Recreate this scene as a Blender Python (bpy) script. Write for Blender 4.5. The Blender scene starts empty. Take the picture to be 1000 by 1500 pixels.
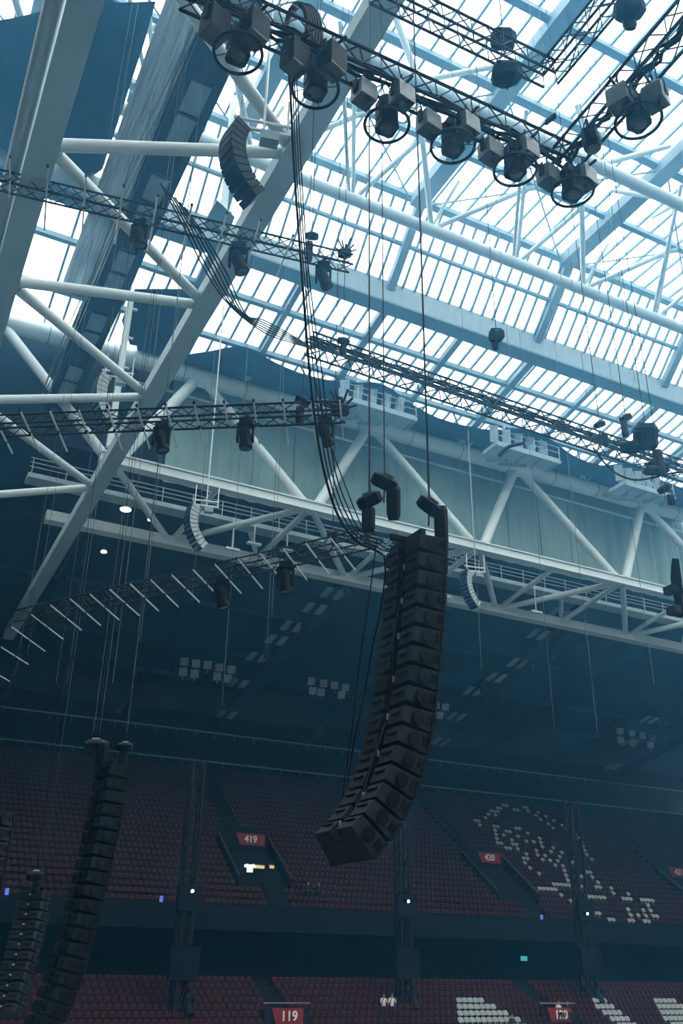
import bpy, math, random
from mathutils import Vector as V, Matrix
random.seed(7)
sc = bpy.context.scene
COL = sc.collection
# ------------------------------------------------------------------ camera
# world axes: X runs along the far stand, Y towards the far stand, Z up; the eye is the origin
F, PITCH, ROLL, AZ = 1359.84, .461473, .0150691, 1.105274
_cp, _sp, _c, _s = math.cos(PITCH), math.sin(PITCH), math.cos(ROLL), math.sin(ROLL)
def _b(p):
    x, y, z = p
    return V((math.sin(AZ)*x+math.cos(AZ)*y, -math.cos(AZ)*x+math.sin(AZ)*y, z))
_R0, _U0 = V((1, 0, 0)), V((0, -_sp, _cp))
FW = _b((0, _cp, _sp)); RT = _b(_c*_R0+_s*_U0); UP = _b(-_s*_R0+_c*_U0)
cam = bpy.data.objects.new('camera', bpy.data.cameras.new('camera'))
COL.objects.link(cam)
m = Matrix((RT, UP, -FW)).transposed().to_4x4()
cam.matrix_world = m
cam.data.sensor_fit = 'VERTICAL'; cam.data.sensor_height = 36.0
cam.data.lens = F/1500*36.0
cam.data.clip_start = .1; cam.data.clip_end = 1000
sc.camera = cam
# ------------------------------------------------------------------ light
EXPOSURE = 0.0
SKY = (.93, 1.0, 1.0); SKY_STRENGTH = 8.2
HAZE_DENSITY = .0031; HAZE_COLOR = (.13, .48, .86)
world = bpy.data.worlds.new('overcast_sky'); sc.world = world; world.use_nodes = True
bg = world.node_tree.nodes['Background']
bg.inputs[0].default_value = (*SKY, 1)
# overcast sky: the zenith three times as bright as the horizon
_n = world.node_tree.nodes; _l = world.node_tree.links.new
_tc = _n.new('ShaderNodeTexCoord'); _sx = _n.new('ShaderNodeSeparateXYZ'); _mr = _n.new('ShaderNodeMapRange')
_mr.inputs[1].default_value = 0; _mr.inputs[2].default_value = 1; _mr.inputs[3].default_value = SKY_STRENGTH/3; _mr.inputs[4].default_value = SKY_STRENGTH
_l(_tc.outputs['Generated'], _sx.inputs[0]); _l(_sx.outputs[2], _mr.inputs[0]); _l(_mr.outputs[0], bg.inputs[1])
sc.view_settings.view_transform = 'Standard'; sc.view_settings.look = 'None'
sc.view_settings.gamma = 1; sc.view_settings.use_curve_mapping = False
sc.view_settings.exposure = EXPOSURE
cy = sc.cycles
cy.use_denoising = True; cy.max_bounces = 6; cy.diffuse_bounces = 3; cy.glossy_bounces = 2
cy.transmission_bounces = 4; cy.transparent_max_bounces = 12; cy.volume_bounces = 1
cy.use_adaptive_sampling = True; cy.adaptive_threshold = .02
cy.sample_clamp_indirect = 4

# ------------------------------------------------------------------ helpers
def ray(x, y): return RT*((x-500)/F)-UP*((y-750)/F)+FW
def at_v(x, y, v): d = ray(x, y); return d*(v/d.y)
def at_u(x, y, u): d = ray(x, y); return d*(u/d.x)
def at_z(x, y, z): d = ray(x, y); return d*(z/d.z)
def at_d(x, y, k): return ray(x, y)*k
def on(x, y, p, n): d = ray(x, y); return d*(V(p).dot(V(n))/d.dot(V(n)))
def px(p):
    p = V(p); k = p.dot(FW)
    return (500+F*p.dot(RT)/k, 750-F*p.dot(UP)/k, k)

def mat(name, col, rough=.6, metal=0, vary=.15, scale=3.0, emit=None, trans=0, bump=0, stretch=None, spec=.4):
    m = bpy.data.materials.new(name); m.use_nodes = True
    nt = m.node_tree; b = nt.nodes['Principled BSDF']
    b.inputs['Roughness'].default_value = rough; b.inputs['Metallic'].default_value = metal
    b.inputs['Specular IOR Level'].default_value = spec
    tc = nt.nodes.new('ShaderNodeTexCoord'); mp = nt.nodes.new('ShaderNodeMapping')
    if stretch: mp.inputs['Scale'].default_value = stretch
    n = nt.nodes.new('ShaderNodeTexNoise'); n.inputs['Scale'].default_value = scale; n.inputs['Detail'].default_value = 4
    r = nt.nodes.new('ShaderNodeValToRGB')
    r.color_ramp.elements[0].position = .3; r.color_ramp.elements[1].position = .7
    r.color_ramp.elements[0].color = (*[c*(1-vary) for c in col], 1)
    r.color_ramp.elements[1].color = (*[min(1, c*(1+vary)) for c in col], 1)
    L = nt.links.new
    L(tc.outputs['Object'], mp.inputs[0]); L(mp.outputs[0], n.inputs['Vector']); L(n.outputs[0], r.inputs[0]); L(r.outputs[0], b.inputs['Base Color'])
    if bump:
        bp = nt.nodes.new('ShaderNodeBump'); bp.inputs['Strength'].default_value = bump
        L(n.outputs[0], bp.inputs['Height']); L(bp.outputs[0], b.inputs['Normal'])
    if emit:
        b.inputs['Emission Color'].default_value = (*emit[:3], 1); b.inputs['Emission Strength'].default_value = emit[3]
    if trans:
        t = nt.nodes.new('ShaderNodeBsdfTranslucent'); mx = nt.nodes.new('ShaderNodeMixShader'); mx.inputs[0].default_value = trans
        L(r.outputs[0], t.inputs[0]); L(b.outputs[0], mx.inputs[1]); L(t.outputs[0], mx.inputs[2])
        L(mx.outputs[0], nt.nodes['Material Output'].inputs[0])
    return m

def glass_mat():
    m = bpy.data.materials.new('milky_polycarbonate'); m.use_nodes = True
    nt = m.node_tree; nt.nodes.clear(); L = nt.links.new
    o = nt.nodes.new('ShaderNodeOutputMaterial'); mx = nt.nodes.new('ShaderNodeMixShader'); mx.inputs[0].default_value = .3
    a = nt.nodes.new('ShaderNodeBsdfTransparent'); b = nt.nodes.new('ShaderNodeBsdfTranslucent')
    tc = nt.nodes.new('ShaderNodeTexCoord'); n = nt.nodes.new('ShaderNodeTexNoise'); n.inputs['Scale'].default_value = .35; n.inputs['Detail'].default_value = 5
    r = nt.nodes.new('ShaderNodeValToRGB'); r.color_ramp.elements[0].position = .25; r.color_ramp.elements[1].position = .75
    r.color_ramp.elements[0].color = (.76, .78, .80, 1); r.color_ramp.elements[1].color = (.92, .93, .94, 1)
    L(tc.outputs['Object'], n.inputs['Vector']); L(n.outputs[0], r.inputs[0]); L(r.outputs[0], a.inputs[0]); L(r.outputs[0], b.inputs[0])
    L(a.outputs[0], mx.inputs[1]); L(b.outputs[0], mx.inputs[2]); L(mx.outputs[0], o.inputs[0])
    return m

def emis(name, col, k):
    m = bpy.data.materials.new(name); m.use_nodes = True
    b = m.node_tree.nodes['Principled BSDF']; b.inputs['Base Color'].default_value = (*col, 1)
    b.inputs['Emission Color'].default_value = (*col, 1); b.inputs['Emission Strength'].default_value = k
    return m

M = dict(
    white=mat('white_steel_paint', (.62, .71, .71), .5, vary=.06, scale=.6),
    rib=mat('blue_grey_girder_paint', (.22, .31, .35), .55, vary=.12, scale=.4),
    girder=mat('grey_blue_truss_girder_paint', (.40, .54, .60), .55, vary=.10, scale=.4),
    bar=mat('blue_grey_bar_paint', (.16, .27, .32), .5, vary=.08, scale=.5),
    beam=mat('pale_blue_beam_paint', (.34, .44, .47), .5, vary=.10, scale=.8, stretch=(3, 1, 1)),
    glass=glass_mat(),
    poly=mat('corrugated_polycarbonate', (.50, .56, .58), .35, vary=.25, scale=1.2, trans=.35, stretch=(6, .25, 1)),
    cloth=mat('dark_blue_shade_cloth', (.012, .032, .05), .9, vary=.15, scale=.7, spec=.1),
    curtain=mat('dark_teal_curtain_cloth', (.27, .40, .39), .9, vary=.12, scale=.5, stretch=(3, 1, .4), spec=.1),
    black=mat('black_powder_coat', (.010, .014, .018), .6, vary=.3, scale=8, spec=.12),
    rubber=mat('black_cable_rubber', (.008, .010, .013), .6, vary=.2, scale=9, spec=.12),
    truss=mat('black_truss_tube', (.014, .020, .026), .5, vary=.25, spec=.15, scale=5),
    alu=mat('aluminium_truss_tube', (.30, .33, .34), .35, .6, vary=.15, scale=5),
    box=mat('grey_lamp_housing', (.30, .35, .355), .5, vary=.15, scale=6),
    spk=mat('charcoal_speaker_paint', (.028, .033, .038), .6, vary=.25, scale=7, bump=.1, spec=.08),
    grille=mat('black_speaker_grille', (.007, .008, .010), .7, vary=.3, scale=30, spec=.1),
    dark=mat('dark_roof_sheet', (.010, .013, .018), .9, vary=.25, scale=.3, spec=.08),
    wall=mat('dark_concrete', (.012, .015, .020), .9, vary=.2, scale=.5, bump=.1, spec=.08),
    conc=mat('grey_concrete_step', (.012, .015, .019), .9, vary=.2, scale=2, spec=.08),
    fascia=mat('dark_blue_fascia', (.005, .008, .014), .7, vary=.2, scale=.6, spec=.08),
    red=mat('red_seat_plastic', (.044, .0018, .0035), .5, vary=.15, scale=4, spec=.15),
    wseat=mat('white_seat_plastic', (.40, .44, .44), .5, vary=.08, scale=4),
    plate=mat('white_number_plate', (.38, .38, .36), .3, vary=.05, scale=4),
    sign=mat('red_sign_panel', (.22, .010, .010), .5, vary=.1, scale=3),
    letter=mat('white_sign_lettering', (.8, .8, .8), .5, vary=.03),
    led=mat('frosted_tube_added_glow', (.42, .48, .50), .3, vary=.05, scale=2, emit=(.7, .9, 1, .04)),  # tubes are off; faint emission added so they read paler
    wire=mat('dull_steel_wire', (.09, .11, .12), .6, .3, vary=.2, scale=6),
    panel=mat('pale_grey_reflector', (.34, .35, .36), .6, vary=.15, scale=2),
    floodface=mat('pale_floodlight_glass', (.55, .62, .64), .3, vary=.1, scale=3),
    lens=mat('dark_lamp_lens', (.02, .03, .04), .08, vary=.1, spec=.9),
    pitch=mat('grey_bounce_floor', (.15, .17, .175), .9, vary=.25, scale=.2),  # unseen floor, lightened to bounce fill light onto the steel overhead
    skin=mat('skin', (.35, .2, .15), .6, vary=.1), shirt=mat('white_shirt', (.7, .7, .7), .9, vary=.08),
    clothes=mat('dark_clothes', (.02, .022, .03), .9, vary=.2), hair=mat('dark_hair', (.02, .015, .012), .8, vary=.2),
    lamp=emis('lit_lamp_glass', (1, .98, .92), 6.0), spark=emis('bright_led_lens', (.95, .95, 1), 14.0),
    warm=emis('warm_corridor_lamp', (1, .72, .36), .45), exitg=emis('green_exit_glow', (.10, .75, .80), .55), blue=emis('blue_screen_glow', (.15, .2, 1), .5),
)

class MB:
    """collects faces of one mesh"""
    def __init__(s): s.v = []; s.f = []; s.mi = []
    def add(s, vs, fs, k=0):
        o = len(s.v); s.v += [tuple(p) for p in vs]; s.f += [tuple(i+o for i in f) for f in fs]; s.mi += [k]*len(fs); return s
    def frame(s, c, X, Y, Z, k=0):        # box by centre and half axes
        c, X, Y, Z = V(c), V(X), V(Y), V(Z)
        vs = [c+a*X+b*Y+d*Z for d in (-1, 1) for b in (-1, 1) for a in (-1, 1)]
        return s.add(vs, [(0, 2, 3, 1), (4, 5, 7, 6), (0, 1, 5, 4), (2, 6, 7, 3), (0, 4, 6, 2), (1, 3, 7, 5)], k)
    def box(s, c, size, k=0): return s.frame(c, (size[0]/2, 0, 0), (0, size[1]/2, 0), (0, 0, size[2]/2), k)
    def bar(s, a, b, w, h, up=(0, 0, 1), k=0):   # rectangular bar
        a, b = V(a), V(b); d = b-a; n = d.normalized(); up = V(up)
        x = n.cross(up)
        if x.length < 1e-4: x = n.cross(V((1, 0, 0)))
        x.normalize(); y = x.cross(n)
        return s.frame((a+b)/2, x*w/2, d/2, y*h/2, k)
    def tube(s, a, b, r, n=8, r2=None, cap=True, k=0):
        a, b = V(a), V(b); r2 = r if r2 is None else r2
        d = (b-a).normalized(); x = d.orthogonal().normalized(); y = d.cross(x)
        vs = []
        for p, q in ((a, r), (b, r2)):
            for i in range(n):
                t = 2*math.pi*i/n; vs.append(p+(x*math.cos(t)+y*math.sin(t))*q)
        fs = [(i, (i+1) % n, n+(i+1) % n, n+i) for i in range(n)]
        if cap: fs += [tuple(range(n-1, -1, -1)), tuple(range(n, 2*n))]
        return s.add(vs, fs, k)
    def path(s, pts, r, n=6, k=0):
        pts = [V(p) for p in pts]; vs = []; x = None
        for i, p in enumerate(pts):
            d = (pts[min(i+1, len(pts)-1)]-pts[max(i-1, 0)]).normalized()
            x = d.orthogonal().normalized() if x is None else (x-d*x.dot(d)).normalized()
            y = d.cross(x)
            for j in range(n):
                t = 2*math.pi*j/n; vs.append(p+(x*math.cos(t)+y*math.sin(t))*r)
        fs = [(i*n+j, i*n+(j+1) % n, (i+1)*n+(j+1) % n, (i+1)*n+j) for i in range(len(pts)-1) for j in range(n)]
        fs += [tuple(range(n-1, -1, -1)), tuple(range(len(vs)-n, len(vs)))]
        return s.add(vs, fs, k)
    def loft(s, rings, k=0, cap=True):
        n = len(rings[0]); vs = [p for r in rings for p in r]
        fs = [(i*n+j, i*n+(j+1) % n, (i+1)*n+(j+1) % n, (i+1)*n+j) for i in range(len(rings)-1) for j in range(n)]
        if cap: fs += [tuple(range(n-1, -1, -1)), tuple(range(len(vs)-n, len(vs)))]
        return s.add(vs, fs, k)
    def slab(s, poly, d, k=0):            # polygon given thickness along d
        poly = [V(p) for p in poly]; n = len(poly); d = V(d)
        fs = [tuple(range(n)), tuple(range(2*n-1, n-1, -1))]+[(i, i+n, (i+1) % n+n, (i+1) % n) for i in range(n)]
        return s.add(poly+[p+d for p in poly], fs, k)
    def torus(s, c, X, Y, R, r, n=32, m=8, k=0):
        c, X, Y = V(c), V(X).normalized(), V(Y).normalized(); Z = X.cross(Y); vs = []
        for i in range(n):
            a = 2*math.pi*i/n; e = X*math.cos(a)+Y*math.sin(a)
            for j in range(m):
                b = 2*math.pi*j/m; vs.append(c+e*(R+r*math.cos(b))+Z*r*math.sin(b))
        return s.add(vs, [(i*m+j, ((i+1) % n)*m+j, ((i+1) % n)*m+(j+1) % m, i*m+(j+1) % m) for i in range(n) for j in range(m)], k)
    def mesh(s, name, *mats, smooth=False):
        me = bpy.data.meshes.new(name); me.from_pydata(s.v, [], s.f)
        for q in mats: me.materials.append(q)
        if len(mats) > 1: me.polygons.foreach_set('material_index', s.mi)
        me.update()
        import bmesh
        bm = bmesh.new(); bm.from_mesh(me); bmesh.ops.recalc_face_normals(bm, faces=bm.faces); bm.to_mesh(me); bm.free()
        if smooth:
            me.polygons.foreach_set('use_smooth', [True]*len(me.polygons))
            me.set_sharp_from_angle(angle=math.radians(40))
        return me
    def obj(s, name, *mats, parent=None, smooth=False, kind=None, label=None):
        return link(name, s.mesh(name, *mats, smooth=smooth), parent, kind, label)

def link(name, me, parent=None, kind=None, label=None, loc=None, rot=None):
    o = bpy.data.objects.new(name, me); COL.objects.link(o)
    if parent is not None: o.parent = parent
    if kind: o['kind'] = kind
    if label: o['label'] = label
    if loc is not None: o.location = loc
    if rot is not None: o.rotation_euler = rot
    return o
def thing(name, label, cat, loc=(0, 0, 0), group=None, rot=(0, 0, 0)):
    o = bpy.data.objects.new(name, None); COL.objects.link(o); o.location = loc; o.rotation_euler = rot
    o.empty_display_size = .2
    return tag(o, label, cat, group)
def tag(o, label, cat, group=None):
    o['label'] = label; o['category'] = cat
    if group: o['group'] = group
    return o
def struct(name, mb, *mats, parent=None, **k):
    return mb.obj(name, *mats, parent=parent, kind=None if parent else 'structure', **k)
def copy_tree(o, parent=None):
    c = o.copy(); COL.objects.link(c)
    if parent is not None: c.parent = parent
    for ch in list(o.children): copy_tree(ch, c)
    return c
def lerp(a, b, t): return V(a)*(1-t)+V(b)*t
def sag(a, b, drop, n=14): return [lerp(a, b, i/n)-V((0, 0, drop*4*(i/n)*(1-i/n))) for i in range(n+1)]
def smooth_pts(P, n=6):
    P = [V(p) for p in P]; out = []
    for i in range(len(P)-1):
        a, b, c, d = P[max(i-1, 0)], P[i], P[i+1], P[min(i+2, len(P)-1)]
        for j in range(n):
            t = j/n; out.append(.5*((2*b)+(c-a)*t+(2*a-5*b+4*c-d)*t*t+(3*b-a-3*c+d)*t**3))
    return out+[P[-1]]

# ================================================================== SETTING
U0, U1 = -28.0, 112.0
ZP = 50.0
BACK = 102.0
struct('floor', MB().box((42, 20, -9.2), (142, 158, .4)), M['pitch'])
struct('wall_back', MB().box((42, BACK+.3, 9), (142, .6, 38)), M['wall'])
struct('wall_left', MB().box((U0-.3, 18, 20), (.6, 160, 60)), M['wall'])
struct('wall_right', MB().box((U1+.3, 18, 20), (.6, 160, 60)), M['wall'])
struct('wall_front', MB().box((42, -60.3, 14), (142, .6, 48)), M['wall'])
# stand roof: sheet with ribs beneath
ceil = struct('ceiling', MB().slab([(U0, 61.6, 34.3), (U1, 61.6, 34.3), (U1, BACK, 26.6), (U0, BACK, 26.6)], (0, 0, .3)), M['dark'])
for i in range(12):
    u = -24+12.0*i
    MB().bar((u, 64, 33.2), (u, BACK, 25.9), .5, .9).obj('rafter', M['dark'], parent=ceil)
for v, z in ((70, 32.1), (78, 30.5), (86, 28.9), (92, 27.7)):
    MB().bar((U0, v, z), (U1, v, z), .35, .5).obj('purlin', M['dark'], parent=ceil)
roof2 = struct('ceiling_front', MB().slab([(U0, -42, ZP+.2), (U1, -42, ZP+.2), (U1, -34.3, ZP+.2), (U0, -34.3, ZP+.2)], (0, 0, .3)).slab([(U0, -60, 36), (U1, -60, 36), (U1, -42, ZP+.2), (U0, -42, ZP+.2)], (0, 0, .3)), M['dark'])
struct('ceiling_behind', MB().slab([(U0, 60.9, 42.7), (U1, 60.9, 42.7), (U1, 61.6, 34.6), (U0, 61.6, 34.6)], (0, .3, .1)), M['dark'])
struct('ceiling_left_blocker', MB().box(((U0-1.4)/2, -10.7, ZP+.2), (-1.4-U0, 62.6, .3)), M['dark'])  # unseen opaque roof, added in place of panes to darken the left haze
hz = MB().loft([[(u, v, z) for v, z in ((-60, -9), (BACK, -9), (BACK, 26.5), (61.6, 34.2), (60.8, 42.6), (47.2, 45.5), (46.4, 45.9), (41.9, ZP+.5), (-42, ZP+.5), (-60, 35.8))] for u in (U0, U1)])
hm = bpy.data.materials.new('thin_haze'); hm.use_nodes = True
nt = hm.node_tree; nt.nodes.clear()
vs = nt.nodes.new('ShaderNodeVolumeScatter'); vs.inputs['Color'].default_value = (*HAZE_COLOR, 1); vs.inputs['Density'].default_value = HAZE_DENSITY; vs.inputs['Anisotropy'].default_value = .80
nt.links.new(vs.outputs[0], nt.nodes.new('ShaderNodeOutputMaterial').inputs['Volume'])
haze = hz.obj('haze', hm, kind='stuff'); haze['label'] = 'thin blue stage haze filling the whole arena hall'

# ------------------------------------------------------------------ skylights
def skylight(name, a, b, step, rows, u_from, u_to, bar_w, bar_h, label):
    """glazed plane from (v,z)=a down to b; rows = fractions where the purlins sit"""
    root = link(name, None); root['kind'] = 'structure'; root['label'] = label
    d = V((0, b[0]-a[0], b[1]-a[1])); L = d.length; ang = math.atan2(d.z, d.y)
    n = int(round((u_to-u_from)/step))
    bar_me = MB().box((0, L/2, -bar_h/2), (bar_w, L, bar_h)).mesh('glazing_bar', M['bar'])
    panes = {}
    for i in range(n+1):
        u = u_from+i*step
        link('glazing_bar', bar_me, root, loc=(u, a[0], a[1]), rot=(ang, 0, 0))
        if i == n: break
        for r in range(len(rows)-1):
            l0, l1 = rows[r]*L+.04, rows[r+1]*L-.04
            if r not in panes:
                panes[r] = MB().box((step/2, (l1-l0)/2, .03), (step-.02, l1-l0, .03)).mesh('pane', M['glass'])
            link('pane', panes[r], root, loc=V((u, a[0], a[1]))+d*(l0/L), rot=(ang, 0, 0))
    return root, d, L, ang
w1, d1, _, _ = skylight('window_1', (20.9, ZP), (41.9, ZP), 1.333, (0, .25, .5, .754, 1), -14.67, 61.3, .13, .22, 'level upper skylight of long milky panes over the arena')
w2, d2, _, _ = skylight('window_2', (41.9, ZP), (46.3, 45.4), 1.0, (0, .53, 1), 5, 82, .15, .2, 'steep skylight strip between the upper skylight and the pale box beam')
w3, d3, _, _ = skylight('window_3', (47.0, 45.0), (60.6, 42.35), 1.19, (0, .30, .62, 1), 5, 92.3, .17, .22, 'lower skylight between the pale box beam and the big top tube')
def rest_glass(parent, quads):
    mb = MB()
    for q in quads: mb.slab(q, (0, 0, .03))
    mb.obj('glazing', M['glass'], parent=parent, kind='stuff')
rest_glass(w1, [[(u, v, ZP), (u+6.6, v, ZP), (u+6.6, v+7.6, ZP), (u, v+7.6, ZP)] for i in range(21) for u in [U0+i*6.667] if u > -3 for v in (-42+7.8*j for j in (1, 2, 3, 4, 5, 6, 7))]
           + [[(u, 20.9, ZP), (u+6.5, 20.9, ZP), (u+6.5, 41.9, ZP), (u, 41.9, ZP)] for u in (61.4+6.7*j for j in range(8)) if u+6.5 < U1+4])
rest_glass(w2, [[(82.1, 41.9, ZP), (U1, 41.9, ZP), (U1, 46.3, 45.4), (82.1, 46.3, 45.4)], [(U0, 41.9, ZP), (4.9, 41.9, ZP), (4.9, 46.3, 45.4), (U0, 46.3, 45.4)]])
rest_glass(w3, [[(92.4, 47, 45), (U1, 47, 45), (U1, 60.6, 42.35), (92.4, 60.6, 42.35)], [(U0, 47, 45), (4.9, 47, 45), (4.9, 60.6, 42.35), (U0, 60.6, 42.35)]])
# roof frame: girders across and purlins along
frame = link('ceiling_frame', None); frame['kind'] = 'structure'; frame['label'] = 'blue grey steel frame carrying the skylights'
for i in range(-2, 9):
    u = i*13.33
    MB().bar((u, -42, ZP-.75), (u, 41.9, ZP-.75), 1.15, .9).obj('girder', M['rib'], parent=frame)
    MB().bar((u+.35, 41.9, ZP-.6), (u+.35, 46.4, 45.0), .6, .6, (1, 0, 0)).obj('girder', M['rib'], parent=frame)
for i in range(-4, 17):
    u = .5+6.75*i
    MB().bar((u, 47.0, 44.55), (u, 60.6, 41.95), .42 if i % 2 else .6, .5).obj('girder', M['rib'], parent=frame)
for v, w in ((20.9, .5), (26.3, .5), (31.6, .55), (36.9, .4), (41.9, .55)):
    MB().bar((U0, v, ZP-.4), (U1, v, ZP-.4), w, .4).obj('purlin', M['bar'], parent=frame)
for v in (-36, -26, -16, -6, 4, 13):
    MB().bar((U0, v, ZP-.4), (U1, v, ZP-.4), .5, .4).obj('purlin', M['bar'], parent=frame)
MB().bar((U0, 44.2, 47.35), (U1, 44.2, 47.35), .25, .25).obj('purlin', M['bar'], parent=frame)
for v in (51.05, 55.4):
    z = 45-.195*(v-47)-.4
    MB().bar((U0, v, z), (U1, v, z), .4, .4).obj('purlin', M['bar'], parent=frame)
# crossing tie rods under the skylights
for i in range(-1, 7):
    u = i*13.33
    for a, b in (((u+.4, 31.6, ZP-.9), (u+12.9, 41.9, ZP-.9)), ((u+12.9, 31.6, ZP-.9), (u+.4, 41.9, ZP-.9))):
        MB().tube(a, b, .06, 6).obj('tie_rod', M['bar'], parent=frame)
# pale box beam
gb = thing('gutter_beam', 'long pale blue box beam running under the skylights between two glazed planes', 'beam')
MB().box((42, 46.75, 44.5), (140, .9, 2.1)).obj('web', M['beam'], parent=gb)
MB().box((42, 46.7, 43.4), (140, 1.3, .16)).obj('flange', M['bar'], parent=gb)
MB().tube((U0, 46.25, 45.75), (U1, 46.25, 45.75), .05, 6).obj('rail', M['white'], parent=gb)
MB().tube((U0, 46.25, 46.0), (U1, 46.25, 46.0), .04, 6).obj('rail', M['white'], parent=gb)

# ------------------------------------------------------------------ roof trusses of round tube under the upper skylight
def chord_truss(label, v, z, r, u_main, struts):
    t = thing('roof_truss', label, 'truss')
    MB().tube((U0, v, z), (U1, v, z), r, 16).obj('chord', M['white'], parent=t, smooth=True)
    for i in range(-3, 6):
        for du, dv, du0, rr in struts:
            a = V((u_main+13.33*i+du0, v, z+r*.6)); b = V((u_main+13.33*i+du0+du, v+dv, ZP-.5))
            if U0 < b.x < U1: MB().tube(a, b, rr, 10).obj('strut', M['white'], parent=t, smooth=True)
um = at_v(632, 337, 40.8).x
def strut_to(x, y, u0): q = at_z(x, y, ZP-.5); return q.x-u0
q1, q2, q3, q4 = at_z(617, 190, ZP-.5), at_z(780, 270, ZP-.5), at_z(672, 265, ZP-.5), at_z(617, 190, ZP-.5)
chord_truss('long white round tube truss under the skylight, the lower of two', 40.8, 46.0, .42, um,
            [(q1.x-um, q1.y-40.8, 0, .2), (q2.x-um, q2.y-40.8, .2, .18), (q3.x-um, q3.y-40.8, 0, .12), (-2.3, -4.5, 7.2, .15), (3.0, -4.0, 7.4, .17), (-5.2, -8.8, 6.9, .13)])
ut = at_v(612, 122, 31.1).x
qa, qb = at_z(578, 22, ZP-.5), at_z(735, 92, ZP-.5)
chord_truss('white round tube truss behind the ring lights, the upper of two', 31.1, 46.0, .42, ut,
            [(qa.x-ut, qa.y-31.1, 0, .2), (qb.x-ut, qb.y-31.1, .2, .18), (-2.0, 3.6, 6.8, .16), (2.2, 4.2, 7.0, .14)])

# ------------------------------------------------------------------ big triangular truss over the front of the stand
TTn = [60.0, 42.35]; UBn = [57.0, 31.45]; LCn = [63.6, 29.4]
st = thing('stand_truss', 'huge white triangular truss spanning in front of the dark curtain', 'truss')
MB().tube((U0+.3, 59, 41.6), (U1-.5, 59, 41.6), .70, 20).obj('top_tube', M['white'], parent=st, smooth=True)
for i in range(26):
    u = -20+5.1*i
    MB().tube((u-.04, 59, 41.6), (u+.04, 59, 41.6), .725, 20).obj('collar', M['bar'], parent=st, smooth=True)
MB().box((60.5, 57, 31.5), (101, .5, .55)).box((60.5, 57, 31.85), (101, .8, .10)).box((60.5, 57, 31.15), (101, .8, .10)).obj('upper_beam', M['white'], parent=st)
MB().box((59.5, 63.6, 29.4), (103, .6, .75)).box((59.5, 63.6, 29.0), (103, .9, .12)).obj('lower_beam', M['white'], parent=st)
MB().tube((12, 60.2, 40.4), (U1-.5, 60.2, 40.4), .10, 8).obj('thin_tube', M['white'], parent=st, smooth=True)
S = 15.2
for i in range(-1, 7):
    ut0 = 17.5+S*i; ub = ut0-6.4; ub2 = ut0+8.3
    if i >= 0: MB().tube((ut0-.8, 59, 41.1), (ub+.3, 57, 31.8), .42, 12).obj('diagonal', M['white'], parent=st, smooth=True)
    MB().tube((ut0+.2, 59, 41.1), (ub2-.4, 57, 31.8), .36, 12).obj('diagonal', M['white'], parent=st, smooth=True)
    MB().bar((ut0-1.3, 58.8, 41.0), (ut0+.7, 58.8, 41.0), .1, .9).obj('gusset', M['white'], parent=st)
    # slanted braces between the two lower beams
    un = ub2; ul = ut0-.2
    if i < 0 or un > U1-2: continue
    MB().tube((un-S+.4, 57, 31.2), (ul-.3, 63.5, 29.6), .26, 10).obj('brace', M['white'], parent=st, smooth=True)
    MB().tube((un-.4, 57, 31.2), (ul+.5, 63.5, 29.6), .26, 10).obj('brace', M['white'], parent=st, smooth=True)
    MB().tube((un, 57, 31.2), (ul+7.3, 63.5, 29.6), .24, 10).obj('brace', M['white'], parent=st, smooth=True)
    MB().tube((ul+.3, 63.5, 29.7), (un-7.2, 57, 31.2), .22, 10).obj('brace', M['white'], parent=st, smooth=True)
    MB().tube((ul+7.1, 63.5, 29.7), (ul+5.6, 61.4, 30.7), .2, 8).obj('brace', M['white'], parent=st, smooth=True)
# catwalk
cw = thing('catwalk', 'grey service catwalk with handrails behind the upper white beam', 'catwalk')
MB().box((58.5, 61.3, 30.9), (105, 1.3, .35)).obj('deck', M['beam'], parent=cw)
for dz in (1.15, .8, .45):
    MB().tube((6, 60.6, 31.05+dz), (U1-1, 60.6, 31.05+dz), .035, 6).obj('handrail', M['beam'], parent=cw)
for i in range(44):
    u = 6.2+2.35*i
    MB().bar((u, 60.6, 31.0), (u, 60.6, 32.25), .06, .06).obj('post', M['beam'], parent=cw)
# curtain panels
cu = thing('screen_curtain', 'dark teal curtain of tall cloth panels hanging behind the white diagonals', 'curtain')
n = 27
uc = at_v(246, 640, 60.8).x
for i in range(n):
    u = uc+i*3.55; rings = []
    for z in (42.1, 38.5, 35, 32.9):
        rings.append([(u+.02+3.50*k/6, 60.78+.07*math.sin(k*2.1+i)+(.10 if k in (0, 6) else 0), z) for k in range(7)] + [(u+.02+3.50*k/6, 60.90+.07*math.sin(k*2.1+i)+(.10 if k in (0, 6) else 0), z) for k in range(6, -1, -1)])
    MB().loft(rings).obj('panel', M['curtain'], parent=cu)
# scalloped shade cloth above the top tube
ed = [(200, 500), (255, 519), (300, 516), (345, 508), (372, 513), (400, 530), (440, 547), (480, 557), (520, 561), (560, 563), (600, 590), (640, 612), (690, 626), (722, 630), (760, 628), (800, 640), (840, 668), (880, 682), (920, 680), (960, 700), (1000, 716), (1040, 735)]
pts = []
for x, y in ed:
    q = at_z(x, y, 42.1); pts.append(q if q.y < 58.2 else V((q.x, 58.0, 42.1)))
mb = MB()
rings = [[p, V((p.x+.2, (p.y+58.9)/2, 42.08)), V((p.x+.4, 58.9, 42.33)), V((p.x+.4, 60.87, 42.12)), V((p.x+.4, 60.87, 42.17)), V((p.x+.4, 58.9, 42.38)), V((p.x+.2, (p.y+58.9)/2, 42.14)), p+V((0, 0, .05))] for p in smooth_pts(pts, 4)]
mb.loft(rings)
tag(mb.obj('shade_cloth', M['cloth'], smooth=True), 'dark blue cloth with scalloped edge stretched above the big top tube', 'cloth')

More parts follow.
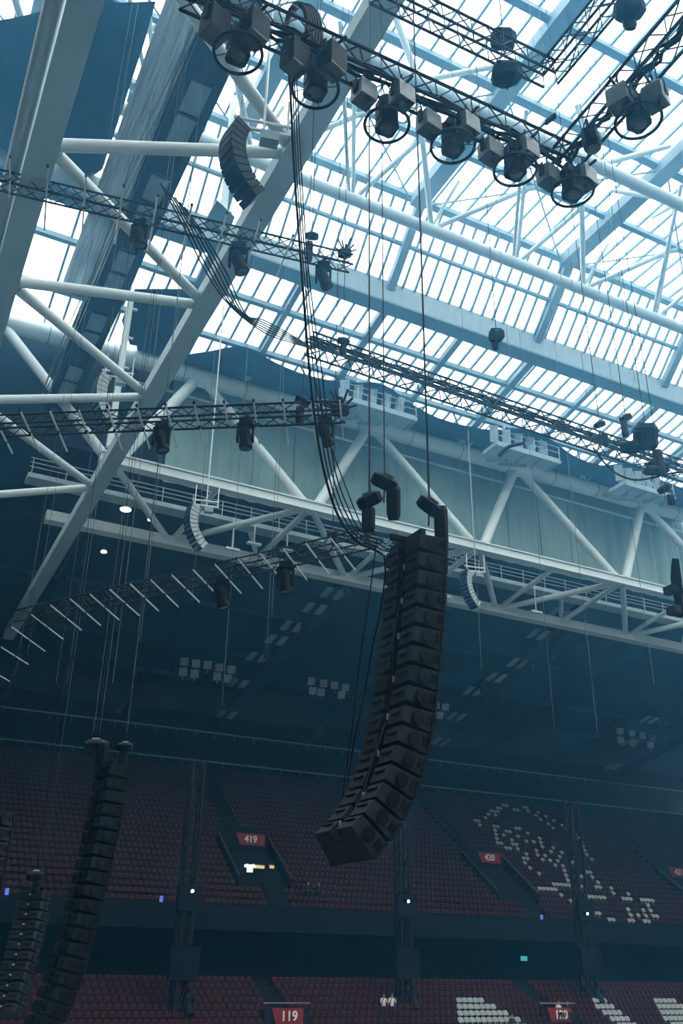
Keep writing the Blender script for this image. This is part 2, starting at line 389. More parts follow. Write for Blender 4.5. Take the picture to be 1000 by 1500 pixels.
# ------------------------------------------------------------------ slanted side truss of two girders at left
R1Z, R0Z = 25.0, 22.4
r1u, r0u = .3457*R1Z, .0414*R0Z
sd = thing('side_truss', 'two wide blue grey girders joined by white tubes, crossing the left side', 'truss')
MB().box((r1u, 38, R1Z), (.85, 82, .7)).obj('girder', M['girder'], parent=sd)
MB().box((r0u, 38, R0Z), (.85, 82, .7)).obj('girder', M['girder'], parent=sd)
MB().tube((r0u-.75, 8, R0Z+.55), (r0u-.35, 78, R0Z+.55), .28, 10).obj('side_tube', M['white'], parent=sd, smooth=True)
nv1 = [at_u(x, y, r1u).y for x, y in ((427, 217), (300, 415), (220, 560), (145, 676))]
nv1 = [nv1[0]-9.0]+nv1
nv0 = [at_z(x, y, R0Z).y for x, y in ((80, 214), (13, 412))]
nv0 = [nv0[0]-8]+nv0+[nv1[3]-.3, nv1[4]-.3]
for k in range(len(nv1)):
    a, b = V((r0u+.4, nv0[k], R0Z+.1)), V((r1u-.4, nv1[k], R1Z))
    MB().tube(a, b, .21, 12).obj('post', M['white'], parent=sd, smooth=True)
    if k+1 < len(nv1):
        MB().tube((r0u+.4, nv0[k]+.4, R0Z+.1), (r1u-.4, nv1[k+1]-.5, R1Z), .21, 12).obj('diagonal', M['white'], parent=sd, smooth=True)

# polycarbonate strip, cable bridge and dark cloths high at left
ps = thing('polycarbonate_strip', 'pale corrugated plastic strip hanging high beside the dark cable bridge', 'panel')
for i in range(12):
    v0 = 22+2.8*i; uu = 6.25
    mb = MB(); prof = [(5.3+1.9*k/16, 43+(.05 if k % 2 else -.05)) for k in range(17)]
    mb.loft([[(x, v, z) for x, z in prof]+[(x, v, z+.04) for x, z in reversed(prof)] for v in (v0, v0+2.78)])
    mb.obj('sheet', M['poly'], parent=ps)
cb = thing('cable_bridge', 'dark cable bridge with grey floor plates running beneath the skylight at left', 'bridge')
for u in (6.35, 7.75):
    for z in (35.6, 36.6): MB().bar((u, 14, z), (u, 60.3, z), .42, .30).obj('chord', M['black'], parent=cb)
    mb = MB()
    for k in range(26):
        v = 14+1.75*k; mb.bar((u, v, 35.6), (u, v+1.75, 36.6), .1, .1, (1, 0, 0)); mb.bar((u, v, 35.6), (u, v, 36.6), .1, .1, (1, 0, 0))
    mb.obj('lacing', M['black'], parent=cb, kind='stuff')
for k in range(22):
    v = 14.2+2.04*k
    MB().box((7.05, v+1.0, 35.62), (1.2, 2.0, .06)).obj('floor_plate', M['rib'] if k % 3 else M['black'], parent=cb)
    MB().bar((6.35, v, 35.55), (7.75, v, 35.55), .14, .16).obj('cross_bar', M['black'], parent=cb)
for k in range(5):
    x = 6.05-.09*k
    mb = MB(); mb.path([(x+.12*math.sin(.35*v+k*1.3), v, 35.9+.2*math.sin(.5*v+k)) for v in range(14, 60, 1)], .035, 5)
    tag(mb.obj('cable', M['alu'], smooth=True), 'pale cable slung along the left edge of the dark cable bridge', 'cable', 'cables along the cable bridge')
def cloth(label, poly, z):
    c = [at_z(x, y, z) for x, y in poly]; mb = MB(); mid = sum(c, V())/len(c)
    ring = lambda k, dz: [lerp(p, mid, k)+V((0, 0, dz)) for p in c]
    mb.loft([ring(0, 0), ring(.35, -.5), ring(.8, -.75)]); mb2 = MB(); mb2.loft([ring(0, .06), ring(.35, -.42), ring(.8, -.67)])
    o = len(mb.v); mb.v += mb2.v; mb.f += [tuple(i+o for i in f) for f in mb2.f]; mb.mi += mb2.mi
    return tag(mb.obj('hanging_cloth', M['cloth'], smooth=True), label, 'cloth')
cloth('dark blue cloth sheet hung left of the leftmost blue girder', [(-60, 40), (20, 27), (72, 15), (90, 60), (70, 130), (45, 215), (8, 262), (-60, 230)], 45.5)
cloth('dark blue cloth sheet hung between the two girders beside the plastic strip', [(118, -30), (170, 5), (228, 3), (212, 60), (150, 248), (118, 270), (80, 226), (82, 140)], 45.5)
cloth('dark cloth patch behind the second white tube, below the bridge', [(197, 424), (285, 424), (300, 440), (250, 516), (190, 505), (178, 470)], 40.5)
for i, (x0, y0, x1, y1, v, lab) in enumerate(((333, 100, 325, 335, 40, 'white square post rising behind the small curved speaker array'), (186, 430, 160, 655, 47, 'white square post standing left of the long blue girder'))):
    a, b = at_v(x0, y0, v), at_v(x1, y1, v); a.x = b.x
    t = thing('steel_post', lab, 'post')
    MB().bar(a, b, .34, .34).obj('shaft', M['white'], parent=t)
    for k in range(5): MB().box(lerp(a, b, .1+.2*k)+V((.3, -.1, 0)), (.35, .2, .08)).obj('step_bracket', M['white'], parent=t)
# blue plate near the curved array
t = [at_z(x, y, 39) for x, y in ((318, 293), (344, 318), (330, 352), (298, 330))]
tag(MB().slab(t, (0, .2, .25)).obj('roof_plate', M['rib']), 'flat blue steel plate under the skylight below the curved array', 'plate')


# ================================================================== STANDS
VU, ZU, ROWS = 75.0, 4.55, 26
def up_plane(x, y, h=.45): return on(x, y, (0, VU, ZU+h), (0, -.7, 1))
VOM = [31.5-26.2, 31.5, 57.7, 83.6]
tier = link('stand_upper_tier', None); tier['kind'] = 'structure'; tier['label'] = 'stepped concrete upper tier of the far stand'
for r in range(ROWS+2):
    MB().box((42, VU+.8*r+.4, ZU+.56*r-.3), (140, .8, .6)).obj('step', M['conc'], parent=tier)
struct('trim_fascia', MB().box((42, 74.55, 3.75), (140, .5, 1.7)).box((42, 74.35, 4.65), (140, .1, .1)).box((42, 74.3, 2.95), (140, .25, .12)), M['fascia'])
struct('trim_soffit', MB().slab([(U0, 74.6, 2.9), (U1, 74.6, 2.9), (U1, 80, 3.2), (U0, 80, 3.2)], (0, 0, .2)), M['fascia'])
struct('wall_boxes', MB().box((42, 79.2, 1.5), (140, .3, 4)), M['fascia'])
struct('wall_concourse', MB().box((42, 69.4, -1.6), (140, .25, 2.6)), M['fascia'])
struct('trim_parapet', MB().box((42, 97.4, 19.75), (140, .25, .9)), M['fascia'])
tier2 = link('stand_lower_tier', None); tier2['kind'] = 'structure'; tier2['label'] = 'stepped concrete lower tier of the far stand'
VL, ZL, LROWS = 60.6, -4.55, 10
for r in range(LROWS+1):
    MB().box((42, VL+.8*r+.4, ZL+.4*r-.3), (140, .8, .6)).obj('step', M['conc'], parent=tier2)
def low_plane(x, y, h=.45): return on(x, y, (0, VL, ZL+h), (0, -.5, 1))
for i in range(30):
    MB().box((-20+4.4*i, 79.0, 1.7), (.18, .1, 2.6)).obj('mullion', M['fascia'], parent=bpy.data.objects['wall_boxes'])
# rails at the top of the stand
for v, z, lab in ((97.0, 20.25, 'pale rail along the top of the red upper tier, lower of two'), (100.0, 24.1, 'pale gutter line under the stand roof above the upper tier, upper of two')):
    t = thing('edge_rail', lab, 'rail')
    MB().box((42, v, z), (138, .12, .16)).obj('rail', M['rib'], parent=t)
    mb = MB()
    for k in range(60): mb.box((-25+2.3*k, v, z-.35), (.05, .05, .6))
    mb.obj('posts', M['rib'], parent=t, kind='stuff')

def seat_mb(back):
    mb = MB(); W, H = .215, .40
    ring = lambda y, w, h: [(-w, y, .12), (w, y, .12), (w, y+.02, h-.07), (w-.06, y+.03, h), (-w+.06, y+.03, h), (-w, y+.02, h-.07)]
    mb.loft([[(a, b+.05, c+.28) for a, b, c in ring(0, W, H)], [(a, b+.10, c+.28) for a, b, c in ring(0, W, H)]])
    mb.loft([[(a*.95, b-.06, c*.8+.26) for a, b, c in ring(0, W, H)], [(a*.95, b-.01, c*.8+.26) for a, b, c in ring(0, W, H)]])
    mb.box((0, .06, .2), (.06, .06, .36))
    mb.box((0, .045, .655), (.07, .02, .025), 1)
    return mb
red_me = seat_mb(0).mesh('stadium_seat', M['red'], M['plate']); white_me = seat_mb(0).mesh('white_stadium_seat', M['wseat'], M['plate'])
WU = """135,135 150,150 157,160 148,135 165,122 180,128 190,118 178,108 198,95 210,108 213,97 228,98 225,85 240,88 245,72 258,75 305,90 295,92 335,80 348,80 352,95 385,98 378,115 400,130 420,118 438,150 458,137 462,170 497,157 520,177 545,193 570,215 577,230 590,250 600,270 607,285 622,305 205,160 220,160 208,178 213,195 220,210 226,222 232,237 290,165 303,170 318,172 262,182 275,182 250,198 287,215 294,228 298,240 315,205 353,192 268,255 280,258 290,260 320,262 355,227 370,227 395,213 415,232 412,248 385,265 390,278 396,290 428,290 458,253 453,270 497,275 490,293 455,310 345,280 335,297 348,300 340,315 347,325 370,343 413,367 485,310 478,330 513,335 538,318 545,298 558,300 505,352 512,365 518,380 455,392 470,393 485,395 498,396 512,397 525,400 395,410 410,411 423,412 437,413 452,415 487,438 530,465 543,467 570,470 585,380 580,400 585,420 595,345 622,362 630,378 637,392 630,405 646,407 608,450 622,451 636,452 650,453 662,455 618,520 630,521 643,522 656,524 692,408 700,422 708,437 757,437 743,460 755,460 768,462 780,463 828,465 840,465 853,466 866,467 845,485 853,495 867,512 875,527 883,540 832,510 843,530 852,540 845,560 857,562 868,563 815,535 763,505 773,520 782,535 790,550 797,560 808,582 700,548 706,558 735,578"""
wu = set()
for w in WU.split():
    x, y = map(float, w.split(',')); p = up_plane(650+x/2.857, 1150+y/2.857, .5)
    wu.add((int((p.y-VU)/.8), int(round(p.x/.5))))
wl = set()
def low_poly(x0, x1, y, n=14):
    for k in range(n+1):
        p = low_plane(650+(x0+(x1-x0)*k/n)/2.857, 1300+y/2.857, .5); wl.add((int((p.y-VL)/.8), int(round(p.x/.5))))
for a, b, y in ((48, 140, 452), (55, 190, 477), (65, 240, 502), (80, 262, 527), (92, 325, 552), (105, 345, 573), (622, 668, 462), (636, 690, 482), (655, 715, 502), (680, 738, 522), (705, 768, 542), (730, 800, 562), (885, 970, 467), (898, 1000, 490), (915, 1040, 515), (935, 1080, 540), (955, 1110, 562)): low_poly(a, b, y)
def blocked(r, u, lo):
    if lo:
        for c in (28.6, 51.2, 73.8, 6.0):
            if abs(u-c+.3) < .75 and r > 4: return True
            if -1.7 < u-c < 1.7 and r <= 4: return True
        return False
    v = .8*r
    for c in VOM:
        if v > 6 and abs(u-(c+.3)) < .75: return True
        if v <= 3.6 and abs(u-(c+1.4)) < 1.0: return True
        if 2.4 < v < 8.2 and c-1.6 < u < c+3.3: return True
    return False
cand = []
for lo, rows, v0, z0, dz in ((0, ROWS, VU, ZU, .56), (1, LROWS, VL, ZL, .4)):
    for r in range(rows):
        for k in range(int(-8/.5), int(108/.5)):
            u = k*.5
            if blocked(r, u, lo): continue
            p = V((u, v0+.8*r+.38, z0+dz*r)); x, y, d = px(p)
            if not (-60 < x < 1060 and y < 1560): continue
            cand.append((d, p, (r, k) in (wl if lo else wu), lo, x, y))
cand.sort(key=lambda c: c[0])
stuff = {0: ([], []), 1: ([], [])}; nred = nw = 0
for d, p, w, lo, x, y in cand:
    inside = 4 < x < 996 and y < 1492
    if w and inside and nw < 190:
        nw += 1; o = link('white_stadium_seat', white_me, loc=p)
        tag(o, 'white seat in the pale pattern of the lower tier' if lo else 'white seat in the pale mosaic drawn across the red upper tier', 'seat', 'white seats of the lower tier' if lo else 'white seats of the upper mosaic')
    elif not w and inside and nred < 110 and not lo and 200 < x < 520:
        nred += 1; o = link('stadium_seat', red_me, loc=p)
        tag(o, 'red folding seat near the front of the upper tier below the leftmost red sign', 'seat', 'red seats of the upper tier front')
    else: stuff[lo][1 if w else 0].append(p)
for lo in (0, 1):
    for w, me, mt, nm in ((0, red_me, 'red', 'red_seats'), (1, white_me, 'wseat', 'white_seats')):
        L = stuff[lo][w]
        if not L: continue
        bv = [tuple(q.co) for q in me.vertices]; bf = [tuple(f.vertices) for f in me.polygons]; bi = [f.material_index for f in me.polygons]
        mb = MB()
        for p in L:
            o = len(mb.v); mb.v += [(a+p.x, b+p.y, c+p.z) for a, b, c in bv]; mb.f += [tuple(i+o for i in f) for f in bf]; mb.mi += bi
        ob = bpy.data.meshes.new(nm); ob.from_pydata(mb.v, [], mb.f); ob.materials.append(M[mt]); ob.materials.append(M['plate']); ob.polygons.foreach_set('material_index', mb.mi); ob.update()
        o = link(nm, ob, kind='stuff'); o['label'] = ('rows of %s folding seats filling the %s tier' % ('white' if w else 'red', 'lower' if lo else 'upper'))

def text(parent, s, c, size, m, name='lettering'):
    cu_ = bpy.data.curves.new(name, 'FONT'); cu_.body = s; cu_.size = size; cu_.align_x = 'CENTER'; cu_.align_y = 'CENTER'; cu_.extrude = .02; cu_.offset = size*.02
    o = bpy.data.objects.new(name, cu_); COL.objects.link(o); o.parent = parent; o.location = c; o.rotation_euler = (math.pi/2, 0, 0); cu_.materials.append(m)
    bpy.context.view_layer.update(); me = bpy.data.meshes.new_from_object(o.evaluated_get(bpy.context.evaluated_depsgraph_get()))
    mw = o.matrix_local.copy(); bpy.data.objects.remove(o); o = link(name, me, parent, kind='stuff'); o.matrix_local = mw
    return o
for c, n, wh in zip(VOM, ('418', '419', '420', '421'), ('hidden beyond the left edge', 'leftmost in view', 'middle one', 'rightmost one')):
    t = thing('stair_portal', 'concrete exit portal in the upper tier, the %s' % wh, 'portal')
    z0, z1 = ZU+.56*4, ZU+.56*10
    for u in (c-1.6, c+3.2):
        MB().slab([(u, VU+2.6, ZU+1.4), (u, VU+8.4, ZU+5.6), (u, VU+8.4, ZU+6.6), (u, VU+2.6, ZU+2.5)], (.15, 0, 0)).obj('side_wall', M['wall'], parent=t)
        MB().tube((u+.07, VU+2.6, ZU+2.75), (u+.07, VU+8.4, ZU+6.8), .03, 6).obj('handrail', M['alu'], parent=t)
    MB().box((c+.8, VU+8.0, ZU+6.0), (4.8, .2, .9)).obj('back_wall', M['wall'], parent=t)
    MB().box((c+.8, VU+8.4, ZU+6.95), (4.8, .06, .9)).obj('glass_screen', M['conc'], parent=t)
    MB().box((c+.8, VU+7.7, ZU+4.3), (2.6, .3, 2.2)).obj('doorway', M['grille'], parent=t)
    mb = MB()
    for k in range(14):
        mb.box((c+1.5, VU+.2+.4*k*.62, ZU+.05+.28*k*.62), (1.7, .1, .2))
    mb.obj('lower_steps', M['conc'], parent=t, kind='stuff')
    mb = MB()
    for k in range(30):
        mb.box((c+.3, VU+8.6+.4*k, ZU+6.1+.28*k), (1.3, .3, .22))
    mb.obj('upper_steps', M['conc'], parent=t, kind='stuff')
    s = tag(MB().slab([(c-.1, VU+7.75, ZU+6.75), (c+2.75, VU+7.75, ZU+6.75), (c+2.75, VU+7.75, ZU+5.75), (c+.35, VU+7.75, ZU+5.75)], (0, .1, 0)).obj('section_sign', M['sign']), 'red numbered sign above an upper tier exit, %s, reading %s' % (wh, n), 'sign')
    text(s, n, (c+1.35, VU+7.7, ZU+6.24), .82, M['letter'])
for c, n, wh in ((6.0, '118', 'cut by the left edge'), (28.6, '119', 'left of the white seats'), (51.2, '120', 'between the white seat blocks'), (73.8, '121', 'at far right')):
    t = thing('stair_portal', 'dark exit portal in the lower tier, %s' % wh, 'portal')
    MB().box((c, VL+3.4, ZL+1.95), (3.2, .2, 1.1)).obj('back_wall', M['wall'], parent=t)
    MB().tube((c-1.7, VL+3.3, ZL+2.75), (c+1.7, VL+3.3, ZL+2.75), .04, 6).obj('handrail', M['alu'], parent=t)
    mb = MB()
    for k in range(10): mb.box((c-.3, VL+4.3+.4*k, ZL+1.95+.2*k), (1.2, .3, .2))
    mb.obj('upper_steps', M['conc'], parent=t, kind='stuff')
    s = tag(MB().slab([(c-1.15, VL+3.15, ZL+2.45), (c+1.15, VL+3.15, ZL+2.45), (c+1.15, VL+3.15, ZL+1.5), (c-.8, VL+3.15, ZL+1.5)], (0, .1, 0)).obj('section_sign', M['sign']), 'red numbered sign on a lower tier exit, %s, reading %s' % (wh, n), 'sign')
    text(s, n, (c+.1, VL+3.1, ZL+1.97), .82, M['letter'])
# lit shirt-shaped picture and warm lamps in the 419 doorway
p = at_v(366, 1272, VU+3.75)
t = thing('lit_shirt_sign', 'small glowing white shirt-shaped sign in the 419 doorway', 'sign')
MB().slab([p+V((a*.62, 0, b*.62)) for a, b in ((-.45, -.5), (.45, -.5), (.45, .15), (.75, .05), (.9, .4), (.4, .6), (.2, .5), (-.2, .5), (-.4, .6), (-.9, .4), (-.75, .05), (-.45, .15))], (0, .05, 0)).obj('face', emis('white_sign_glow', (.9, 1, 1), .8), parent=t)
for x, w, lab in ((379, 1.0, 'warm strip lamp right of the glowing shirt sign'), (398, .4, 'small warm lamp at the right edge of the 419 doorway')):
    p = at_v(x, 1270, VU+3.85)
    t = thing('corridor_lamp', lab, 'lamp'); MB().box(p, (w, .1, .22)).obj('tube', M['warm'], parent=t); MB().box(p+V((0, .08, .16)), (w+.1, .12, .08)).obj('housing', M['alu'], parent=t)
p = at_v(766, 1404, 79.0)
t = thing('exit_sign', 'small glowing green exit sign on the dark box level', 'sign'); MB().box(p, (.9, .08, .4)).obj('face', M['exitg'], parent=t); MB().box(p+V((0, .1, 0)), (1.0, .1, .5)).obj('housing', M['black'], parent=t)
for x, y, lab in ((10, 1307, 'leftmost'), (236, 1318, 'middle'), (793, 1345, 'rightmost')):
    p = at_v(x, y, 74.5)
    t = thing('blue_lamp', 'small blue glowing marker on the fascia edge, %s of three' % lab, 'lamp'); MB().box(p, (.25, .08, .55)).obj('glass', M['blue'], parent=t); MB().box(p+V((0, .07, 0)), (.35, .06, .65)).obj('housing', M['black'], parent=t)

# ------------------------------------------------------------------ people
def person(name, label, loc, sit, top, leg, face=-1, arm=0):
    h = .0; z = loc
    P = {}
    hip = .5 if sit else .92
    pts = [('pel', (0, 0, hip), .13), ('bel', (0, .0, hip+.2), .125), ('che', (0, .02, hip+.42), .145), ('nek', (0, .01, hip+.58), .055), ('hd1', (0, -.02, hip+.68), .09), ('hd2', (0, -.01, hip+.80), .085)]
    ed = [(0, 1), (1, 2), (2, 3), (3, 4), (4, 5)]
    for s in (-1, 1):
        b = len(pts)
        pts += [('sh', (.19*s, .02, hip+.5), .06), ('el', (.27*s, -.02-.1*arm, hip+.22), .045), ('wr', (.20*s, -.22-.05*arm, hip+.12+.35*arm), .035), ('ha', (.17*s, -.30, hip+.13+.42*arm), .04)]
        ed += [(2, b), (b, b+1), (b+1, b+2), (b+2, b+3)]
        b = len(pts)
        if sit: pts += [('hp', (.09*s, -.03, hip-.02), .085), ('kn', (.11*s, -.44, hip+.0), .06), ('an', (.11*s, -.46, .09), .045), ('to', (.12*s, -.62, .05), .045)]
        else: pts += [('hp', (.09*s, 0, hip-.08), .085), ('kn', (.10*s, -.02, .48), .06), ('an', (.10*s, .02, .09), .045), ('to', (.12*s, -.14, .05), .045)]
        ed += [(0, b), (b, b+1), (b+1, b+2), (b+2, b+3)]
    me = bpy.data.meshes.new(name); me.from_pydata([q[1] for q in pts], ed, [])
    o = bpy.data.objects.new(name, me); COL.objects.link(o)
    sk = o.modifiers.new('s', 'SKIN'); 
    for i, q in enumerate(pts): me.skin_vertices[0].data[i].radius = (q[2], q[2])
    me.skin_vertices[0].data[0].use_root = True
    o.modifiers.new('d', 'SUBSURF').levels = 1
    bpy.context.view_layer.update()
    nm = bpy.data.meshes.new_from_object(o.evaluated_get(bpy.context.evaluated_depsgraph_get())); o.modifiers.clear(); o.data = nm
    nm.materials.clear(); [nm.materials.append(q) for q in (top, leg, M['skin'])]
    for f in nm.polygons:
        c = f.center; f.use_smooth = True
        f.material_index = 2 if c.z > hip+.56 or (abs(c.x) > .1 and c.y < -.2 and c.z > hip+.08) else (1 if c.z < hip+.06 else 0)
    o.location = loc; tag(o, label, 'person')
    hr = MB(); rings = []
    for k in range(5):
        a = k/4*math.pi/2; rr = .105*math.cos(a)+.004
        rings.append([(rr*math.cos(b), .005+rr*1.05*math.sin(b), hip+.77+.125*math.sin(a)) for b in [2*math.pi*j/10 for j in range(10)]])
    hr.loft(rings).obj('hair', M['hair'], parent=o, smooth=True)
    return o
def stand_pos(x, y, lo):
    p = (low_plane if lo else up_plane)(x, y, .9); v0, z0, dz = (VL, ZL, .4) if lo else (VU, ZU, .56)
    r = int((p.y-v0)/.8); return V((p.x, v0+.8*r+.12, z0+dz*r))
person('person', 'person in a white shirt standing among red lower seats, left of a pair', stand_pos(560, 1472, 1), False, M['shirt'], M['clothes'], arm=1)
person('person', 'person in a white shirt standing among red lower seats, right of a pair', stand_pos(573, 1473, 1), False, M['shirt'], M['clothes'], arm=1)
person('person', 'person in a pale shirt seated above the red 120 sign, left of a pair', stand_pos(818, 1474, 1), True, M['shirt'], M['clothes'])
person('person', 'person in dark clothes seated above the red 120 sign, right of a pair', stand_pos(831, 1474, 1), True, M['clothes'], M['clothes'])
person('person', 'person in dark clothes seated beside the white lower seats', stand_pos(744, 1488, 1), True, M['clothes'], M['clothes'])
person('person', 'person in dark clothes seated right of the 419 stairs, left of two', stand_pos(448, 1292, 0), True, M['clothes'], M['clothes'])
person('person', 'person in dark clothes seated right of the 419 stairs, right of two', stand_pos(464, 1294, 0), True, M['clothes'], M['clothes'])

# ================================================================== RIGGING
def lattice(root, a, b, w, h, m, rc=.026, rl=.011, pitch=None, skip=()):
    a, b = V(a), V(b); d = (b-a); L = d.length; d = d/L
    x = d.cross(V((0, 0, 1))).normalized(); y = x.cross(d)
    cs = [x*w/2*i+y*h/2*j for i, j in ((-1, -1), (1, -1), (1, 1), (-1, 1))]
    for c in cs: MB().tube(a+c, b+c, rc, 6).obj('chord', m, parent=root, smooth=True)
    n = max(2, int(L/(pitch or h))); mb = MB()
    for f in range(4):
        c, e = cs[f], cs[(f+1) % 4]
        for k in range(n):
            p, q = a+d*(L*k/n), a+d*(L*(k+1)/n)
            if k % 2: c2, e2 = e, c
            else: c2, e2 = c, e
            mb.tube(p+c2, q+e2, rl, 4, cap=False)
    mb.obj('lacing', m, parent=root, kind='stuff')
    return x, y, d
def truss(label, segs, w, h, m=None, **k):
    t = thing('lighting_truss', label, 'truss')
    for a, b in segs: lattice(t, a, b, w, h, m or M['truss'], **k)
    return t
ZT = 14.0
A0, A1, A2 = at_z(270, -17, ZT), at_z(826, 234, ZT), at_z(1040, -12, ZT)
truss('black lattice truss carrying the ring lights, turning a corner at right', [(A0, A1), (A1, A2)], .44, .44, rc=.034, rl=.014, pitch=.36)
ax = (A1-A0).normalized(); ax2 = (A2-A1).normalized()
for k, (p, q, n) in enumerate(((A0, A1, 3), (A1, A2, 2))):
    for j in range(n):
        off = V((0, 0, -.15+.13*j)); pts = [lerp(p, q, i/24)+off+V((.05*math.sin(i*1.7+j), .05*math.cos(i*1.3+k+j), .03*math.sin(i*2.3))) for i in range(25)]
        tag(MB().path(pts, .035, 5).obj('cable', M['rubber'], smooth=True), 'black cable lying inside the ring-light truss', 'cable', 'cables inside the ring-light truss')
Z2 = 18.0
B0, B1, B2 = at_z(548, -18, Z2), at_z(804, 108, Z2), at_z(905, -15, Z2)
truss('thin black lattice truss with a corner, above the ring-light truss', [(B0, B1), (B1, B2)], .42, .42, rc=.034, rl=.016, pitch=.36)
T5a, T5b = at_v(452, 503, 32), at_v(1020, 697, 32)
truss('long black lattice truss with cables in front of the pale box beam', [(T5a, T5b)], .80, .80, rc=.06, rl=.034, pitch=.62)
for j in range(5):
    pts = [lerp(T5a, T5b, i/60)+V((0, -.25+.12*j, .24+.035*math.sin(i*1.1+j*2)+.04*j)) for i in range(61)]
    tag(MB().path(pts, .045, 5).obj('cable', M['rubber'], smooth=True), 'black cable lying along the long truss before the pale beam', 'cable', 'cables on the long black truss')
arms = {'upper': (at_z(-30, 257, 22), at_z(514, 386, 22)), 'middle': (at_z(-30, 625, 12), at_z(505, 603, 12)), 'lower': (at_z(30, 905, 9), at_z(548, 787, 9))}
truss('upper black lattice arm with thin light tubes at left', [arms['upper']], .44, .44, rc=.040, rl=.018)
truss('middle black lattice arm with slanted light tubes at left', [arms['middle']], .38, .38, rc=.030, rl=.014)
truss('lowest black lattice arm with a row of light tubes over the dark stand', [arms['lower']], .36, .36, rc=.022, rl=.011)
ORD = 'first second third fourth fifth sixth seventh eighth ninth tenth eleventh twelfth thirteenth fourteenth fifteenth sixteenth seventeenth eighteenth nineteenth'.split()
tubes = {
 'upper': (21.7, [(15, 230, 14, 290), (70, 243, 65, 337), (126, 257, 120, 345), (181, 272, 168, 357), (231, 286, 217, 367), (281, 300, 265, 380), (332, 312, 315, 380), (382, 322, 362, 385), (429, 345, 405, 405)]),
 'middle': (11.75, [(0, 629, 18, 664), (29, 601, 58, 662), (72, 600, 98, 661), (114, 598, 138, 660), (157, 596, 178, 658), (200, 594, 219, 657), (242, 592, 260, 655), (284, 590, 299, 654), (328, 589, 339, 653), (371, 587, 380, 650), (414, 586, 422, 651), (456, 585, 462, 649), (497, 583, 503, 645)]),
 'lower': (8.75, [(-30, 973, 14, 998), (0, 947, 41, 973), (15, 917, 66, 954), (44, 899, 92, 936), (72, 885, 119, 923), (101, 876, 147, 916), (130, 869, 174, 908), (159, 862, 204, 902), (189, 854, 232, 895), (219, 848, 261, 889), (250, 841, 292, 882), (281, 833, 322, 876), (313, 825, 353, 869), (347, 817, 384, 862), (379, 809, 417, 855), (413, 802, 449, 849), (446, 794, 481, 840), (482, 786, 520, 835)])}
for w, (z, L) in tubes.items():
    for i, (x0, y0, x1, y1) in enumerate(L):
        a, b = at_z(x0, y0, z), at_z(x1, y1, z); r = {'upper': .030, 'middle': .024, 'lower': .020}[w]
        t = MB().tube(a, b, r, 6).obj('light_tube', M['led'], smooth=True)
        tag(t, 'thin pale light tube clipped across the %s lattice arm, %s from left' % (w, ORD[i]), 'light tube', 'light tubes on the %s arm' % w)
        MB().tube(lerp(a, b, -.015), lerp(a, b, .015), r*1.4, 6).obj('end_cap', M['black'], parent=t)
        MB().box(lerp(a, b, .5)+V((0, 0, -.04)), (.06, .06, .08)).obj('clip', M['black'], parent=t)
# moving heads -------------------------------------------------------
def lathe(mb, c, d, prof, n=12, k=0):
    d = V(d).normalized(); x = d.orthogonal().normalized(); y = d.cross(x)
    return mb.loft([[V(c)+d*h+(x*math.cos(2*math.pi*j/n)+y*math.sin(2*math.pi*j/n))*r for j in range(n)] for h, r in prof], k)
def moving_head(label, p, s, aim, side=(1, 0, 0), pale=False):
    """hangs from p; s = overall size; aim = beam direction"""
    p, aim, side = V(p), V(aim).normalized(), V(side).normalized()
    t = thing('moving_head', label, 'stage light', p)
    dn = V((0, 0, -1))
    MB().box((0, 0, -.02*s), (.10*s, .12*s, .14*s)).obj('clamp', M['black'], parent=t)
    fx = side.cross(V((0, 0, 1))).normalized()
    MB().frame(dn*.17*s, side*.17*s, fx*.13*s, V((0, 0, .09*s))).obj('base', M['black'], parent=t)
    for q in (-1, 1):
        MB().frame(dn*.46*s+side*q*.19*s, side*.03*s, fx*.08*s, V((0, 0, .24*s))).obj('yoke_arm', M['black'], parent=t)
    c = dn*.56*s
    body = lathe(MB(), c, aim, [(-.30*s, .07*s), (-.26*s, .13*s), (-.05*s, .16*s), (.10*s, .15*s), (.28*s, .175*s), (.33*s, .17*s)], 12).obj('head', M['black'], parent=t, smooth=True)
    lathe(MB(), c, aim, [(.325*s, .15*s), (.335*s, .10*s), (.34*s, .02*s)], 12).obj('lens', M['lens'], parent=body, smooth=True)
    return t
dnv = V((0, 0, -1)); camr = RT; tocam = -FW
left_aim = lambda a: (dnv+RT*a)
heads = [('second', 207, 322, 22, 1.0, .25, 'upper'), ('third', 351, 355, 22, 1.15, .35, 'upper'), ('last', 474, 383, 22, 1.0, .35, 'upper'),
         ('first', 239, 617, 12, .75, .25, 'middle'), ('second', 361, 612, 12, .75, .1, 'middle'), ('last', 477, 610, 12, .7, .3, 'middle'),
         ('first', 327, 845, 9, .75, .25, 'lower'), ('second', 419, 820, 9, .75, .1, 'lower')]
for nm, x, y, z, s, a, w in heads:
    moving_head('black moving-head lamp hanging under the %s lattice arm, its %s' % (w, nm), at_z(x, y, z-.15), s*1.25, left_aim(a), RT)
